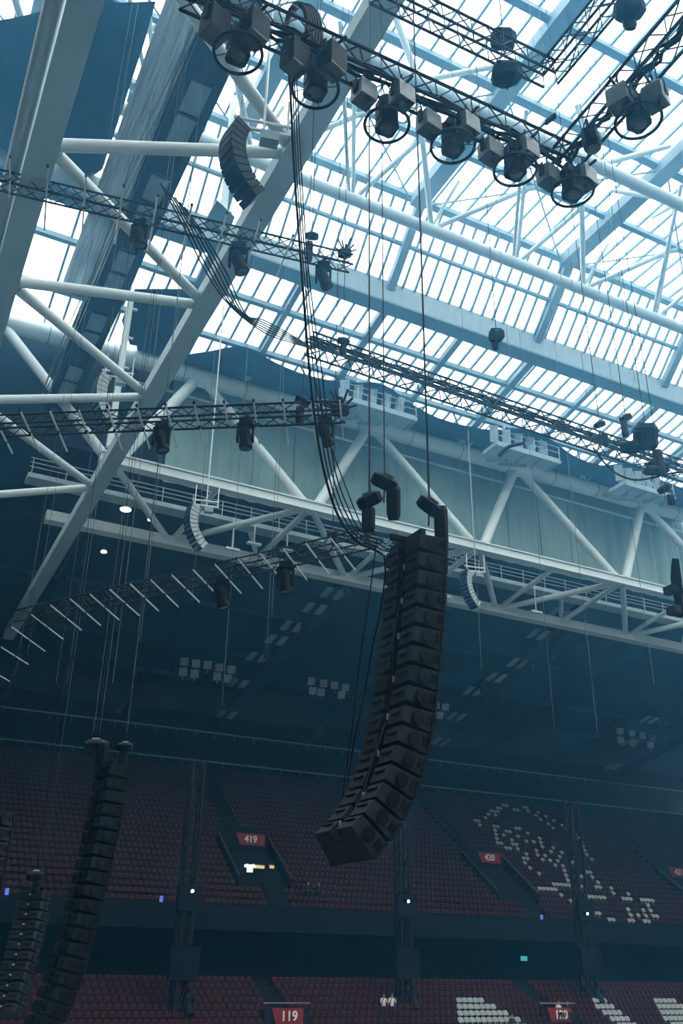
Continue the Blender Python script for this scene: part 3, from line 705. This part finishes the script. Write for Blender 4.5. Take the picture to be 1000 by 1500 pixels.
# ring lights ----------------------------------------------------------
def ring_light(label, x, y, z, s=1.0):
    p = at_z(x, y, z); t = thing('ring_light', label, 'stage light', p)
    MB().box((0, 0, .02), (.09, .11, .14)).obj('clamp', M['black'], parent=t)
    MB().frame((0, 0, -.14), ax*.14, ax.cross(V((0, 0, 1)))*.11, V((0, 0, .09))).obj('base', M['black'], parent=t)
    for q in (-1, 1): MB().frame(ax*q*.17+V((0, 0, -.36)), ax*.022, ax.cross(V((0, 0, 1)))*.07, V((0, 0, .2))).obj('yoke_arm', M['black'], parent=t)
    sd_ = ax.cross(V((0, 0, 1))).normalized()
    mb = MB(); r = lambda k, zz: [ax*a*k+sd_*b*k+V((0, 0, zz)) for a, b in ((-.13, -.09), (-.09, -.13), (.09, -.13), (.13, -.09), (.13, .09), (.09, .13), (-.09, .13), (-.13, .09))]
    hd = mb.loft([r(.85, -.25), r(1.1, -.35), r(1.1, -.48), r(1.25, -.52), r(1.35, -.72)]).obj('head', M['black'], parent=t)
    lathe(MB(), V((0, 0, -.72)), (0, 0, -1), [(0, .13), (.012, .11), (.016, .02)]).obj('lens', M['lens'], parent=hd, smooth=True)
    MB().torus(V((0, 0, -.62)), ax, sd_, .385, .028).obj('ring', M['black'], parent=t, smooth=True)
    for q in (0, 1, 2, 3):
        e = ax*math.cos(q*math.pi/2+.6)+sd_*math.sin(q*math.pi/2+.6)
        MB().tube(e*.15+V((0, 0, -.60)), e*.375+V((0, 0, -.62)), .009, 5).obj('spoke', M['black'], parent=t)
    return t
rings = [(352, 40, 'leftmost of the ring lights, partly behind two dark boxes'), (463, 93, 'second ring light from the left, above the pale girder'), (566, 146, 'third ring light from the left on the black truss'), (661, 178, 'fourth ring light from the left on the black truss'), (751, 213, 'fifth ring light from the left on the black truss'), (834, 245, 'sixth ring light from the left, just below the truss corner'), (928, 140, 'ring light on the truss leg beyond the corner')]
for x, y, lab in rings: ring_light('black '+lab, x, y, ZT-.25)
def lamp_box(label, x, y, z, s=1.0, tw=0.0, m=None, tall=1.0):
    """square strobe housing: grey sides, dark face below, hanging on a bracket"""
    p = at_z(x, y, z); t = thing('strobe_box', label, 'stage light', p)
    c, q = math.cos(tw), math.sin(tw); X = (ax*c+ax.cross(V((0, 0, 1)))*q).normalized(); Y = V((0, 0, 1)).cross(X)
    MB().tube((0, 0, .04), (0, 0, .34), .022, 6).obj('bracket', M['black'], parent=t)
    for k in (-1, 1): MB().frame(X*k*.185*s+V((0, 0, -.12*s)), X*.012, Y*.05*s, V((0, 0, .14*s))).obj('yoke_arm', M['black'], parent=t)
    r = lambda k, zz: [X*a*k*s+Y*b*k*s+V((0, 0, zz*s)) for a, b in ((-.165, -.15), (.165, -.15), (.165, .15), (-.165, .15))]
    hd = MB().loft([r(.84, .02), r(.97, -.03), r(1, -.30*tall), r(.985, -.36*tall)]).obj('housing', m or M['box'], parent=t)
    MB().loft([r(.95, -.361*tall), r(.93, -.372*tall)]).obj('lens', M['lens'], parent=hd)
    MB().frame(V((0, 0, .03*s)), X*.02, Y*.28*s, V((0, 0, .02))).obj('cross_arm', M['black'], parent=t)
boxes = [(317, 30, 'first'), (374, 35, 'second'), (433, 78, 'third'), (487, 82, 'fourth'), (533, 128, 'fifth'), (588, 132, 'sixth'), (627, 172, 'seventh'), (683, 176, 'eighth'), (717, 213, 'ninth'), (770, 212, 'tenth'), (802, 250, 'eleventh'), (855, 252, 'twelfth')]
for i, (x, y, nm) in enumerate(boxes):
    if i < 4: lamp_box('tall black strobe box on the ring-light truss, %s from left' % nm, x, y-10, ZT-.30, 1.12, -.35, M['spk'], 1.35)
    else: lamp_box('grey square strobe box under the ring-light truss, %s from left' % nm, x, y-2, ZT-.30, 1.06, -.18)
lamp_box('grey square strobe box on the truss leg, in front of its ring light', 906, 133, ZT-.2, 1.15, 1.2)
lamp_box('grey square strobe box hanging right of the truss leg', 957, 130, ZT-.3, 1.1, 1.2)
p = at_z(861, 190, ZT-.2)
t = thing('wash_light', 'dark drum-shaped wash lamp between the truss corner and the leg ring light', 'stage light', p)
lathe(MB(), (0, 0, 0), (.15, 0, -1), [(0, .10), (.05, .16), (.36, .17), (.46, .14), (.47, .02)], 10).obj('head', M['black'], parent=t, smooth=False)
lathe(MB(), (.07, 0, -.47), (.15, 0, -1), [(0, .125), (.012, .02)], 10).obj('lens', M['lens'], parent=t)
MB().tube((0, 0, 0), (0, 0, .25), .03, 6).obj('bracket', M['black'], parent=t)
# antenna paddle on a stick behind the corner
t = thing('antenna_paddle', 'small dark paddle on a thin stick rising from the ring-light truss', 'antenna')
a, b, c = at_z(776, 202, ZT+.3), at_z(799, 180, ZT+.6), at_z(812, 170, ZT+.75)
MB().tube(a, b, .015, 6).obj('stick', M['black'], parent=t); MB().bar(b, c+(c-b)*.1, .12, .04).obj('paddle', M['black'], parent=t)

def roof_z(v):
    return ZP-.7 if v < 41.9 else 50-1.045*(v-41.9)-.6 if v < 46.3 else 45-.195*(v-47)-.6 if v < 61 else 34.2-.2*(v-61.6)-.1
# hoists -----------------------------------------------------------------
def rbox(c, X, Y, Z):
    c, X, Y, Z = V(c), V(X), V(Y), V(Z); r = lambda k, h: [c+X*a*k+Y*b*k+Z*h for a, b in ((-1, -.6), (-.6, -1), (.6, -1), (1, -.6), (1, .6), (.6, 1), (-.6, 1), (-1, .6))]
    return MB().loft([r(.7, -1), r(1, -.65), r(1, .65), r(.7, 1)])
def hoist(label, x, y, d, s=1.0, bag=(.17, -.35), bl=.62, top=None, tilt=.5, cover=False, chains=1):
    """motor body at pixel, chain up to the roof steel, cloth bag for the slack chain hanging beside"""
    p = at_d(x, y, d); t = thing('chain_hoist', label, 'hoist', p); g = M['black']
    X = (RT*math.cos(tilt)+V((0, 0, -1))*math.sin(tilt)).normalized(); Z = X.cross(FW).normalized(); Y = Z.cross(X)
    if cover:
        r = lambda w, h, o: [RT*(a*w+o)*s+FW*b*w*.8*s+V((0, 0, h*s)) for a, b in ((-1, -.4), (-.4, -1), (.5, -1), (1, -.3), (1, .4), (.4, 1), (-.5, 1), (-1, .5))]
        MB().loft([r(.20, .30, .05), r(.28, .22, .02), r(.30, -.05, 0), r(.24, -.22, -.04), r(.12, -.32, -.06)]).obj('cover', M['cloth'], parent=t)
        rbox(V((0, 0, .30*s)), RT*.2*s, FW*.14*s, V((0, 0, .06*s))).obj('body', g, parent=t)
    else:
        rbox((0, 0, 0), X*.24*s, Y*.14*s, Z*.13*s).obj('body', g, parent=t)
        MB().frame(X*.02*s+Z*.14*s, X*.09*s, Y*.05*s, Z*.03*s).obj('cover_plate', M['alu'], parent=t)
    b = RT*bag[0]*s+V((0, 0, bag[1]*s))
    r2 = lambda w, h: [b+RT*a*w*s+FW*c*w*.8*s+V((0, 0, h*s)) for a, c in ((-1, -.5), (-.5, -1), (.5, -1), (1, -.5), (1, .5), (.5, 1), (-.5, 1), (-1, .5))]
    MB().loft([r2(.10, bl*.5), r2(.13, bl*.4), r2(.125, -bl*.3), r2(.09, -bl*.5)]).obj('chain_bag', M['rubber'], parent=t)
    mb = MB(); zt = roof_z(p.y)-p.z
    for k in range(chains): mb.tube((.03*k, .02*k, .1*s), (.03*k, .02*k, zt), .012*max(1, d/25), 4)
    mb.obj('chain', M['rubber'], parent=t)
    MB().tube((0, 0, -.1*s), (-.02, 0, -.42*s), .016, 5).obj('hook_chain', M['rubber'], parent=t)
PD = 17.0
hoist('black chain hoist above the main speaker array, left of three', 541, 733, PD, .95, (-.02, -.42), .55, tilt=-.5)
hoist('black chain hoist above the main speaker array, top middle one', 563, 707, PD+1, 1.05, (.16, -.42), .72, tilt=.5)
hoist('black chain hoist above the main speaker array, right of three', 628, 742, PD, .95, (.22, -.45), .95, tilt=.7, chains=2)
hoist('cloth-wrapped hoist sitting on the thin upper truss', 737, 58, 21.5, 1.0, (.12, -.1), .5, cover=True)
hoist('cloth-wrapped hoist hanging below the thin upper truss', 742, 110, 19, 1.05, (-.05, -.1), .3, cover=True)
hoist('wrapped hoist at the top right edge of the skylight', 922, 15, 18, 1.0, (-.05, -.3), .5, cover=True)
hoist('small wrapped hoist hanging in front of the pale box beam', 727, 492, 30, .85, (-.08, -.4), .5, cover=True)
hoist('hoist with a square motor above the end of the upper lattice arm', 457, 346, 33, .95, (-.08, -.75), 1.0, tilt=.1)
hoist('hoist with a hanging bag at the end of the middle lattice arm', 443, 588, 24, .8, (-.07, -.55), .75, tilt=.5)
hoist('hoist at the right end of the lowest lattice arm', 487, 783, 27, .7, (.05, -.3), .4, tilt=-.2)
hoist('hoist with a slim bag left of the wire tangle on the long truss', 916, 612, 40, 1.1, (-.1, -.5), .8, tilt=-.5)
hoist('small hoist standing above the long black truss', 878, 622, 39, 1.0, (.15, -.75), .7, tilt=-.4)
hoist('hoist with a grey motor hanging below the long truss at right', 972, 716, 34, 1.0, (.2, -.45), .45, tilt=-.6)
hoist('hoist bolted onto the left end of the long black truss', 503, 500, 36, 1.0, (0, -.4), .5, tilt=.3)
hoist('hoist hanging in front of the boxes on the long truss at right', 955, 690, 36, 1.3, (.25, .3), .9, tilt=.0)

# speaker arrays ------------------------------------------------------------
def line_array(label, top, front, n, w, h, d, ang, cat='speaker', taper=.78, discs=True, connectors=False, frame_bar=True, m=None):
    """curved hang of wedge cabinets; top = point at the top rear-middle, front = horizontal facing direction, ang(i) = tilt of box i in radians"""
    t = thing('speaker_array', label, cat, top); m = m or M['spk']
    Fd = V(front).normalized(); X = Fd.cross(V((0, 0, 1))).normalized()
    def cab(name):
        g = .012
        top_ = [(-w/2, d/2), (w/2, d/2), (w*.44, -d/2), (w*.09, -d/2), (w*.07, -d/2+.16), (-w*.07, -d/2+.16), (-w*.09, -d/2), (-w*.44, -d/2)]
        z = lambda y: (h/2-g)*(taper+(1-taper)*((y+d/2)/d))
        return MB().loft([[(x, y, -z(y)) for x, y in top_], [(x, y, z(y)) for x, y in top_]]).mesh(name, m)
    me = cab('cabinet'); hh = h*taper/2
    dm = lathe(MB(), (w*.475, -.04*d, 0), (1, .12, 0), [(0, h*.33), (.018, h*.33), (.02, h*.05)], 14).mesh('side_disc', M['grille'])
    lm = MB()
    for a in (0, 1):
        for b in (0, 1): lm.box((w*.50, d*.27+a*.075*d/.5, -.05*h+b*.22*h), (.012, .055*d/.5, .17*h))
    lm = lm.mesh('side_label', M['grille'])
    rm = MB().box((0, -d/2-.02, hh*.25), (w*.22, .03, .03)).mesh('rear_handle', M['black'])
    fm = MB().box((0, d/2+.006, 0), (w*.96, .012, h*.86)).mesh('front_grille', M['grille'])
    cm = MB().box((0, -d/2-.03, 0), (.07, .04, .05)).mesh('connector', M['plate'])
    sm = MB().box((0, d*.46, 0), (.03, .05, h*.9)).mesh('rigging_plate', M['black'])
    p = V((0, 0, 0)); rear = []
    for i in range(n):
        a = ang(i); dn = V((0, 0, -1))*math.cos(a)-Fd*math.sin(a)     # along the hang, curling to the rear
        f = Fd*math.cos(a)+V((0, 0, -1))*math.sin(a)
        c = p+dn*h/2
        mw = Matrix((X, f, -dn)).transposed().to_4x4(); mw.translation = c
        o = link('cabinet', me, t); o.matrix_local = mw
        link('front_grille', fm, o)
        if discs:
            link('side_disc', dm, o); link('side_label', lm, o, kind='stuff')
            for q in (-1, 1): link('rigging_plate', sm, o, loc=(q*w*.5, 0, 0)); link('rear_handle', rm, o, loc=(q*w*.26, 0, 0))
        if connectors: link('connector', cm, o)
        rear.append(c-f*(d/2-.06)); p = p+dn*h
    if frame_bar:
        MB().frame(V((0, 0, .06))-Fd*d*.3, X*w*.40, Fd*.05, V((0, 0, .05))).frame(V((0, 0, .06))-Fd*d*.1, X*.05, Fd*d*.85, V((0, 0, .05))).obj('flying_frame', M['black'], parent=t)
    return t, rear
def cam_dir(r, f): return _b((r, f, 0))
angP = lambda i: math.radians(3.5+.85*min(i, 9)+max(0, i-8)**1.75*1.22)
topP = at_d(608, 800, PD)
pa, rear = line_array('long black curved speaker array hanging in the middle', topP, cam_dir(.86, .5), 16, 1.25, .355, .56, angP)
mb = MB().path([topP+q+V((.05*math.sin(k), .05, 0)) for k, q in enumerate(rear)], .04, 6)
tag(mb.obj('cable', M['rubber'], smooth=True), 'black cable running down the rear groove of the main speaker array', 'cable')
for k, q in enumerate(rear[1::2]):
    o = MB().box(topP+q+V((-.05, -.09, .04*(k % 3))), (.03, .03, .10)).obj('cable_plug', M['plate'])
    tag(o, 'tiny pale plug in the rear groove of the main speaker array', 'plug', 'plugs in the main array groove')
angL = lambda i: math.radians(3+.55*i+max(0, i-12)**1.5*.6)
line_array('dark far speaker array hanging left over the red seats', at_d(165, 1124, 27), cam_dir(.8, .6), 19, 1.2, .36, .6, angL, m=M['black'])
hoist('dark chain hoist over the far left speaker array, its left one', 139, 1092, 27, 1.2, (.2, -.2), .6, tilt=0, top=33)
hoist('dark chain hoist over the far left speaker array, its right one', 183, 1094, 27.5, .9, (.0, -.5), .9, tilt=0, top=33)
line_array('dark speaker array cut off by the left edge', at_d(-12, 1190, 24), cam_dir(.5, .85), 9, 1.1, .36, .6, lambda i: .03)
line_array('small dark speaker array with white rear plugs at lower left', at_d(52, 1305, 34), cam_dir(.25, .97), 12, 1.1, .34, .6, lambda i: math.radians(5+1.3*i), connectors=True)
hoist('dark hoist above the small plug-dotted array at lower left', 52, 1283, 34, 1.2, (.1, -.3), .4, tilt=0, top=33)
angC = lambda i: math.radians(-20+7.4*i)
for k, (x, y, d, lab, s) in enumerate(((350, 190, 28, 'grey curved speaker array hanging near the top left, the largest curved one', 1.0), (153, 553, 52, 'grey curved speaker array in front of the posts at left', 1.0), (285, 742, 60, 'small curved speaker array below the catwalk at left', .95), (684, 838, 74, 'faint curved speaker array below the catwalk at right', .95))):
    c = at_d(x, y, d); s *= .80 if k == 0 else .95
    line_array(lab, c, cam_dir(-.80, -.6), 11, .95*s, .31*s, .66*s, angC, discs=False, m=M['box'] if k else M['spk'], frame_bar=False)
    t = thing('rigging_trolley', 'white steel trolley holding the '+lab.split(',')[0][:60], 'frame', c)
    q = cam_dir(.9, .2)
    for zz in (.15, .5):
        MB().bar(V((0, 0, zz))-q*.2, V((0, 0, zz))+q*1.7, .08, .08).obj('bar', M['white'], parent=t)
    for k2 in (0, .8, 1.6): MB().bar(q*k2+V((0, 0, .15)), q*k2+V((0, 0, 1.6)), .06, .06).obj('upright', M['white'], parent=t)
    MB().tube(q*.8+V((0, 0, 1.6)), q*.8+V((0, 0, roof_z(c.y+.1)-c.z)), .05, 5).obj('hanger_rod', M['white'], parent=t)
    MB().frame(q*1.0+V((0, 0, -.15)), q*.3, q.cross(V((0, 0, 1)))*.2, V((0, 0, .18))).obj('motor', M['rib'], parent=t)

# main cable drops ---------------------------------------------------------
def cable(label, pts, r, group=None, m=None):
    o = MB().path(smooth_pts(pts), r, 6).obj('cable', m or M['rubber'], smooth=True); return tag(o, label, 'cable', group)
drop = [(424, 60), (430, 130), (436, 250), (447, 400), (458, 540), (470, 640), (482, 710), (500, 760), (525, 792), (552, 806), (563, 812)]
for k in range(4):
    pts = [at_d(x+(k-1.5)*3.4*(1 if y < 700 else .5)+(2.5*k if 450 < y < 790 else 0), y-(k*5 if y > 640 else 0), PD+.12*k) for x, y in drop]
    cable('black cable of the long bundle sweeping down into the main speaker array', pts, .013 if k else .024, 'main array feed cables')
cable('thin black cable curving from the right of the feed bundle to the hoists', [at_d(x, y, PD+.5) for x, y in ((462, 560), (480, 640), (505, 710), (527, 765), (545, 800))], .012)
cable('black cable falling along the left of the main speaker array', [at_d(x, y, PD-.2) for x, y in ((562, 812), (564, 840), (556, 900), (545, 950), (535, 1010), (520, 1080), (508, 1150))], .016)
cable('thin dark cable dropping left of the main speaker array', [at_d(x, y, PD) for x, y in ((552, 790), (540, 880), (528, 960), (515, 1070), (500, 1180))], .012)
for k in range(6):
    c = at_d(434, 42, 15.8); r = .20+.03*k; pts = [c+RT*(r*.9*math.sin(a)+.02*k)+V((0, 0, .66*math.cos(a)*(1+.05*k)))+FW*.05*k for a in [2*math.pi*j/16 for j in range(16)]]
    cable('thick black cable loop coiled over the ring-light truss', pts+pts[:1], .040, 'coiled loops on the ring-light truss')
for k in range(4):
    pts = [at_d(412+k*7+9*math.sin(j*1.9+k), -6+j*9, 16.0) for j in range(6)]
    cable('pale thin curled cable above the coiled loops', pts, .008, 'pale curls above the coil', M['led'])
for k in range(6):
    o = 7*k
    pts = [at_d(x, y, d) for x, y, d in ((235+o, 268+o, 30), (268+o, 330+o*.6, 30), (298+o, 392+o*.3, 30.5), (335+o*.7, 446+o*.4, 31.5), (385, 486-o*.5, 34), (430, 503-o*.3, 37), (462, 512, 39.5))]
    cable('black cable sagging from the upper arm to the end of the long truss', pts, .027, 'sagging cables at left')
cable('black cable hanging in a bow below the long truss at right', [at_d(x, y, 37) for x, y in ((868, 655), (885, 678), (905, 695), (930, 703), (955, 700), (985, 693), (1010, 692))], .04)
cable('black curved cable lying over the second floodlight platform', [at_d(x, y, 50) for x, y in ((730, 668), (742, 656), (756, 651), (768, 649))], .10)
for k in range(7):
    cable('black cable of the bundle dropping at the right edge', [at_d(x, y, 30) for x, y in ((986+k, 818), (984+2*k, 850), (992+1.5*k, 892))], .05, 'cable bundle at right edge')
p = at_d(996, 882, 30)
t = thing('distribution_box', 'black box frame hanging on the cable bundle at the right edge', 'box', p)
for a in (-1, 1):
    for b in (-1, 1): MB().box((a*.35, 0, b*.35), (.25, .4, .25)).obj('socket_box', M['black'], parent=t)
MB().box((0, 0, 0), (.2, .3, .9)).obj('spine', M['black'], parent=t)
# spiky cable breakouts at the ends of the arms
for x, y, d, lab in ((505, 371, 33.5, 'upper'), (498, 601, 24.5, 'middle')):
    p = at_d(x, y, d); t = thing('cable_breakout', 'black box bristling with plugs at the end of the %s lattice arm' % lab, 'box', p)
    rbox((0, 0, 0), RT*.24, FW*.2, UP*.16).obj('body', M['black'], parent=t)
    for k in range(8):
        a = .4+k*.35; e = RT*math.cos(a)*.4+UP*math.sin(a)*(.3+.12*(k % 3)); MB().tube(e*.4, e*1.15, .03, 6).obj('plug', M['black'], parent=t)
p = at_d(938, 660, 38)
# gear piled on the long truss at its right end
for k, (x, y, w, h, lab) in enumerate(((945, 640, .9, 1.1, 'tall dark cloth-covered case standing on the long truss at right'), (922, 655, .7, .5, 'low dark case on the long truss left of the tall one'), (962, 685, .8, .55, 'square black case hanging below the long truss'))):
    p = at_d(x, y, 37); t = thing('equipment_case', lab, 'case', p)
    rbox((0, 0, 0), RT*w/2, FW*.3, UP*h/2).obj('body', M['black'], parent=t); MB().frame(UP*h*.2, RT*w*.52, FW*.31, UP*.03).obj('strap', M['truss'], parent=t)

# steel wires -----------------------------------------------------------
def wire(x0, y0, d, ztop, r, label, group, zlow=None):
    p = at_d(x0, y0, d)
    t = MB().tube((p.x, p.y, p.z if zlow is None else zlow), (p.x, p.y, ztop), r*.62, 4).obj('steel_wire', M['wire'])
    tag(t, label, 'wire', group)
for x, y, d in ((22, 990, 30), (40, 960, 30), (62, 1280, 34), (98, 1000, 36), (82, 1000, 38), (137, 1072, 27), (146, 1075, 27), (186, 1075, 27), (165, 1000, 40), (205, 940, 42), (325, 1035, 44), (281, 880, 46), (540, 735, 17.2), (705, 980, 52), (812, 1070, 55), (875, 1075, 52), (958, 1005, 50), (398, 900, 55), (390, 960, 50)):
    top = at_d(x, y, d); ok = roof_z(top.y)
    wire(x, y, d, ok, .018 if d < 40 else .025, 'thin steel wire hanging down in the dark left and middle of the hall', 'steel wires hanging in the hall')
for x, y, d in ((160, 420, 40), (440, 250, 30), (605, 200, 36), (690, 140, 40), (830, 480, 38), (860, 590, 40), (745, 520, 42), (930, 560, 42), (537, 340, 36), (665, 160, 38)):
    wire(x, y, d, roof_z(at_d(x, y, d).y), .02, 'thin steel wire hanging from the skylight frame', 'steel wires under the skylight')

# lighting bars under the stand roof --------------------------------------------
bars = [('left', 35.2, (66, 31.9), (96, 25.6), [(490, 870), (463, 892), (430, 918), (407, 938), (379, 963), (351, 1001), (334, 1047)], [(508, 850), (447, 905), (392, 947)]),
        ('middle', 62.8, (66, 33.0), (96, 25.2), [(820, 900), (790, 930), (760, 972), (728, 993), (695, 1013), (670, 1050), (647, 1087)], [(852, 922), (776, 963), (707, 998)]),
        ('right', 88.0, (66, 32.4), (96, 25.2), [(952, 1055), (925, 1088), (899, 1123)], [(970, 1042), (1000, 1008)])]
for nm, u, (v0, z0), (v1, z1), panels, lamps in bars:
    a, b = V((u, v0, z0)), V((u, v1, z1))
    t = truss('black lighting bar sloping back under the stand roof, %s one of three' % nm, [(a, b)], .9, .7, rc=.06, rl=.03, pitch=1.2)
    n_ = (b-a).cross(V((1, 0, 0)))
    for i, (x, y) in enumerate(panels):
        p = on(x, y, a-V((0, 0, .9)), n_); d = (b-a).normalized()
        for q in (-.75, .45):
            tt = thing('reflector_panel', 'pale flat panel under the %s sloping lighting bar' % nm, 'panel', p+V((q, 0, 0)), 'pale panels under the %s lighting bar' % nm)
            MB().frame((0, 0, 0), (.32, 0, 0), d*.85, (0, 0, .03)).obj('plate', M['panel'] if q > 0 else M['rib'], parent=tt)
            MB().tube((0, 0, 0), (0, 0, .5), .02, 5).obj('hanger', M['black'], parent=tt)
    for i, (x, y) in enumerate(lamps):
        p = on(x, y, a-V((0, 0, .5)), n_)
        moving_head('lamp with a pale head under the %s sloping bar, %s from its front' % (nm, ('first', 'second', 'third')[i]), p, 1.7, (.3, -.2, -1))
# floodlights ------------------------------------------------------------
def flood(label, group, c, face, s):
    t = thing('floodlight', label, 'floodlight', c, group); f = V(face).normalized(); X = f.cross(V((0, 0, 1))).normalized(); Y = X.cross(f)
    MB().frame((0, 0, 0), X*.36*s, Y*.36*s, f*.16*s).obj('housing', M['beam'], parent=t)
    for k in (-1, 0, 1): MB().frame(f*.17*s+Y*k*.23*s, X*.33*s, Y*.09*s, f*.02*s).obj('louvre', M['floodface'], parent=t)
    MB().tube(Y*-.36*s, Y*-.75*s, .05*s, 5).obj('bracket', M['beam'], parent=t)
clusters = [('left', 88, [(270, 969), (287, 972), (304, 974), (321, 978), (339, 981), (268, 984), (285, 987), (318, 991), (334, 994)], (302, 1004)),
            ('second', 88, [(456, 998), (474, 1001), (490, 1004), (506, 1007), (458, 1012), (470, 1014), (500, 1018)], (480, 1026)),
            ('third', 88, [(625, 1030), (638, 1033), (652, 1036), (628, 1045), (644, 1048)], (640, 1058)),
            ('right', 88, [(908, 1071), (925, 1074), (941, 1077), (955, 1081), (909, 1084), (926, 1087), (952, 1091)], (930, 1102))]
for nm, v, L, b in clusters:
    for x, y in L: flood('square louvred floodlight in the %s cluster at the back of the stand roof' % nm, 'floodlights of the %s roof cluster' % nm, at_v(x, y, v), (-.45, -1, -.25), 1.1)
    c = at_v(b[0], b[1], v+.4); t = thing('floodlight_rack', 'dark hanging rack of the %s floodlight cluster under the stand roof' % nm, 'rack', c)
    MB().box((0, 0, 0), (7, 1.2, .15)).obj('deck', M['fascia'], parent=t)
    for k in (-1, 1): MB().bar((k*3.3, 0, 0), (k*3.3, 0, 28.4-c.z), .15, .15).obj('hanger', M['fascia'], parent=t)
    for k in (.9, 1.9): MB().tube((-3.4, .2, k), (3.4, .2, k), .05, 6).obj('rail', M['fascia'], parent=t)
for nm, x, y, w in (('left', 548, 604, 6.6), ('middle', 764, 668, 6.6), ('right', 940, 722, 6.0)):
    c = at_v(x, y, 54.5)
    t = thing('floodlight_platform', 'pale steel platform of floodlights in front of the big top tube, %s of three' % nm, 'platform', c)
    MB().box((0, 0, 0), (w, 2.0, .18)).obj('deck', M['beam'], parent=t)
    for k in range(5): MB().bar((-w/2+w*k/4, -1.05, -.2), (-w/2+w*k/4, 1.0, -.2), .1, .2).obj('joist', M['beam'], parent=t)
    MB().bar((-w/2, -1, -.25), (w/2, -1, -.25), .12, .3).obj('edge_beam', M['beam'], parent=t)
    MB().bar((-1, .8, -.3), (-.6, 5.0, 1.9), .25, .25).obj('support_arm', M['beam'], parent=t); MB().bar((1, .8, -.3), (.6, 5.0, 1.9), .25, .25).obj('support_arm', M['beam'], parent=t)
    for k in range(6): MB().bar((-w/2+w*k/5, -.95, .1), (-w/2+w*k/5, -.95, 1.3), .08, .08).obj('post', M['beam'], parent=t)
    for zz in (.7, 1.25): MB().tube((-w/2, -.95, zz), (w/2, -.95, zz), .04, 6).obj('rail', M['beam'], parent=t)
    for k in range(5):
        for j in range(2):
            flood('square floodlight standing on the %s platform before the top tube' % nm, 'floodlights on the %s platform' % nm, c+V((-w/2+.6+w*k/5.2+.25*j, .1+.3*j, 1.1+1.0*j)), (-.3+.25*(k-2), -1, -.5), 1.0)
    for k in (-1, 1):
        MB().bar((k*1.2, .6, .1), (k*1.2, .6, 3.0), .18, .18).obj('mast', M['beam'], parent=t)
        MB().tube((k*2.6, 4.2, 42.0-c.z), (k*6.5, .8, 43.2-c.z), .09, 6).obj('stay_tube', M['beam'], parent=t); MB().tube((k*2.6, 4.2, 42.0-c.z), (k*2.0, .2, 43.2-c.z), .07, 6).obj('stay_tube', M['beam'], parent=t)
# tall hanging black towers over the stand
for x, y, d, lab in ((272, 1330, 62, 'left'), (590, 1340, 70, 'middle'), (852, 1345, 78, 'right')):
    p = at_d(x, y, d)
    t = truss('tall dark vertical tower in front of the red seats, %s of three' % lab, [(p+V((0, 0, -9)), p+V((0, 0.01, 9.5)))], .8, .8, M['black'], rc=.11, rl=.06, pitch=1.0)
    MB().box(p+V((0, -.5, -3.3)), (2.0, .5, 2.0)).obj('speaker_box', M['fascia'], parent=t); MB().box(p+V((0, -.5, .6)), (1.6, .5, 1.6)).obj('upper_box', M['fascia'], parent=t)
    moving_head('dark lamp on the %s tower, below its square box' % lab, p+V((.5, -.6, -4.9)), 1.6, (.1, -.5, -1))
for x, y, d, lab in ((281, 1305, 60, 'left tower'), (597, 1320, 68, 'middle tower'), (859, 1338, 76, 'right tower')):
    p = at_d(x, y, d); t = thing('spot_lamp', 'tiny bright white spot lamp on the %s' % lab, 'lamp', p)
    lathe(MB(), (0, 0, 0), (0, -1, -.2), [(-.35, .1), (-.3, .2), (.1, .22)]).obj('housing', M['black'], parent=t, smooth=True); lathe(MB(), (0, -.11, -.02), (0, -1, -.2), [(0, .10), (.02, .02)]).obj('lens', M['spark'], parent=t)
# round downlights over the catwalk
for i, (x, y, s) in enumerate(((230, 675, .42), (211, 707, .42), (249, 717, .32), (197, 731, .26), (184, 746, .42), (93, 665, .22), (152, 808, .22), (220, 761, .2))):
    p = at_v(x, y, 66); t = thing('downlight', 'small bright round lamp near the left end of the white beam, %s of eight' % ('first', 'second', 'third', 'fourth', 'fifth', 'sixth', 'seventh', 'eighth')[i], 'lamp', p)
    MB().tube((0, 0, 0), (0, 0, -.06), s, 14).obj('glass', M['lamp'], parent=t); MB().tube((0, 0, .18), (0, 0, .01), s*.6, 14, r2=s*1.1).obj('shade', M['white'], parent=t)
# white hung pendants along the lower beam
for i, (x, y) in enumerate(((372, 795), (420, 805), (651, 872), (785, 895), (340, 803))):
    p = at_v(x, y, 60.5); t = thing('pendant_lamp', 'white pendant on a thin rod above the lower white beam, %s from left' % ('second', 'third', 'fourth', 'fifth', 'first')[i], 'lamp', p)
    MB().tube((0, 0, 0), (0, 0, 31.0-p.z), .06, 6).obj('rod', M['white'], parent=t); MB().box((0, 0, -.1), (1.1, .35, .16)).obj('tray', M['white'], parent=t)
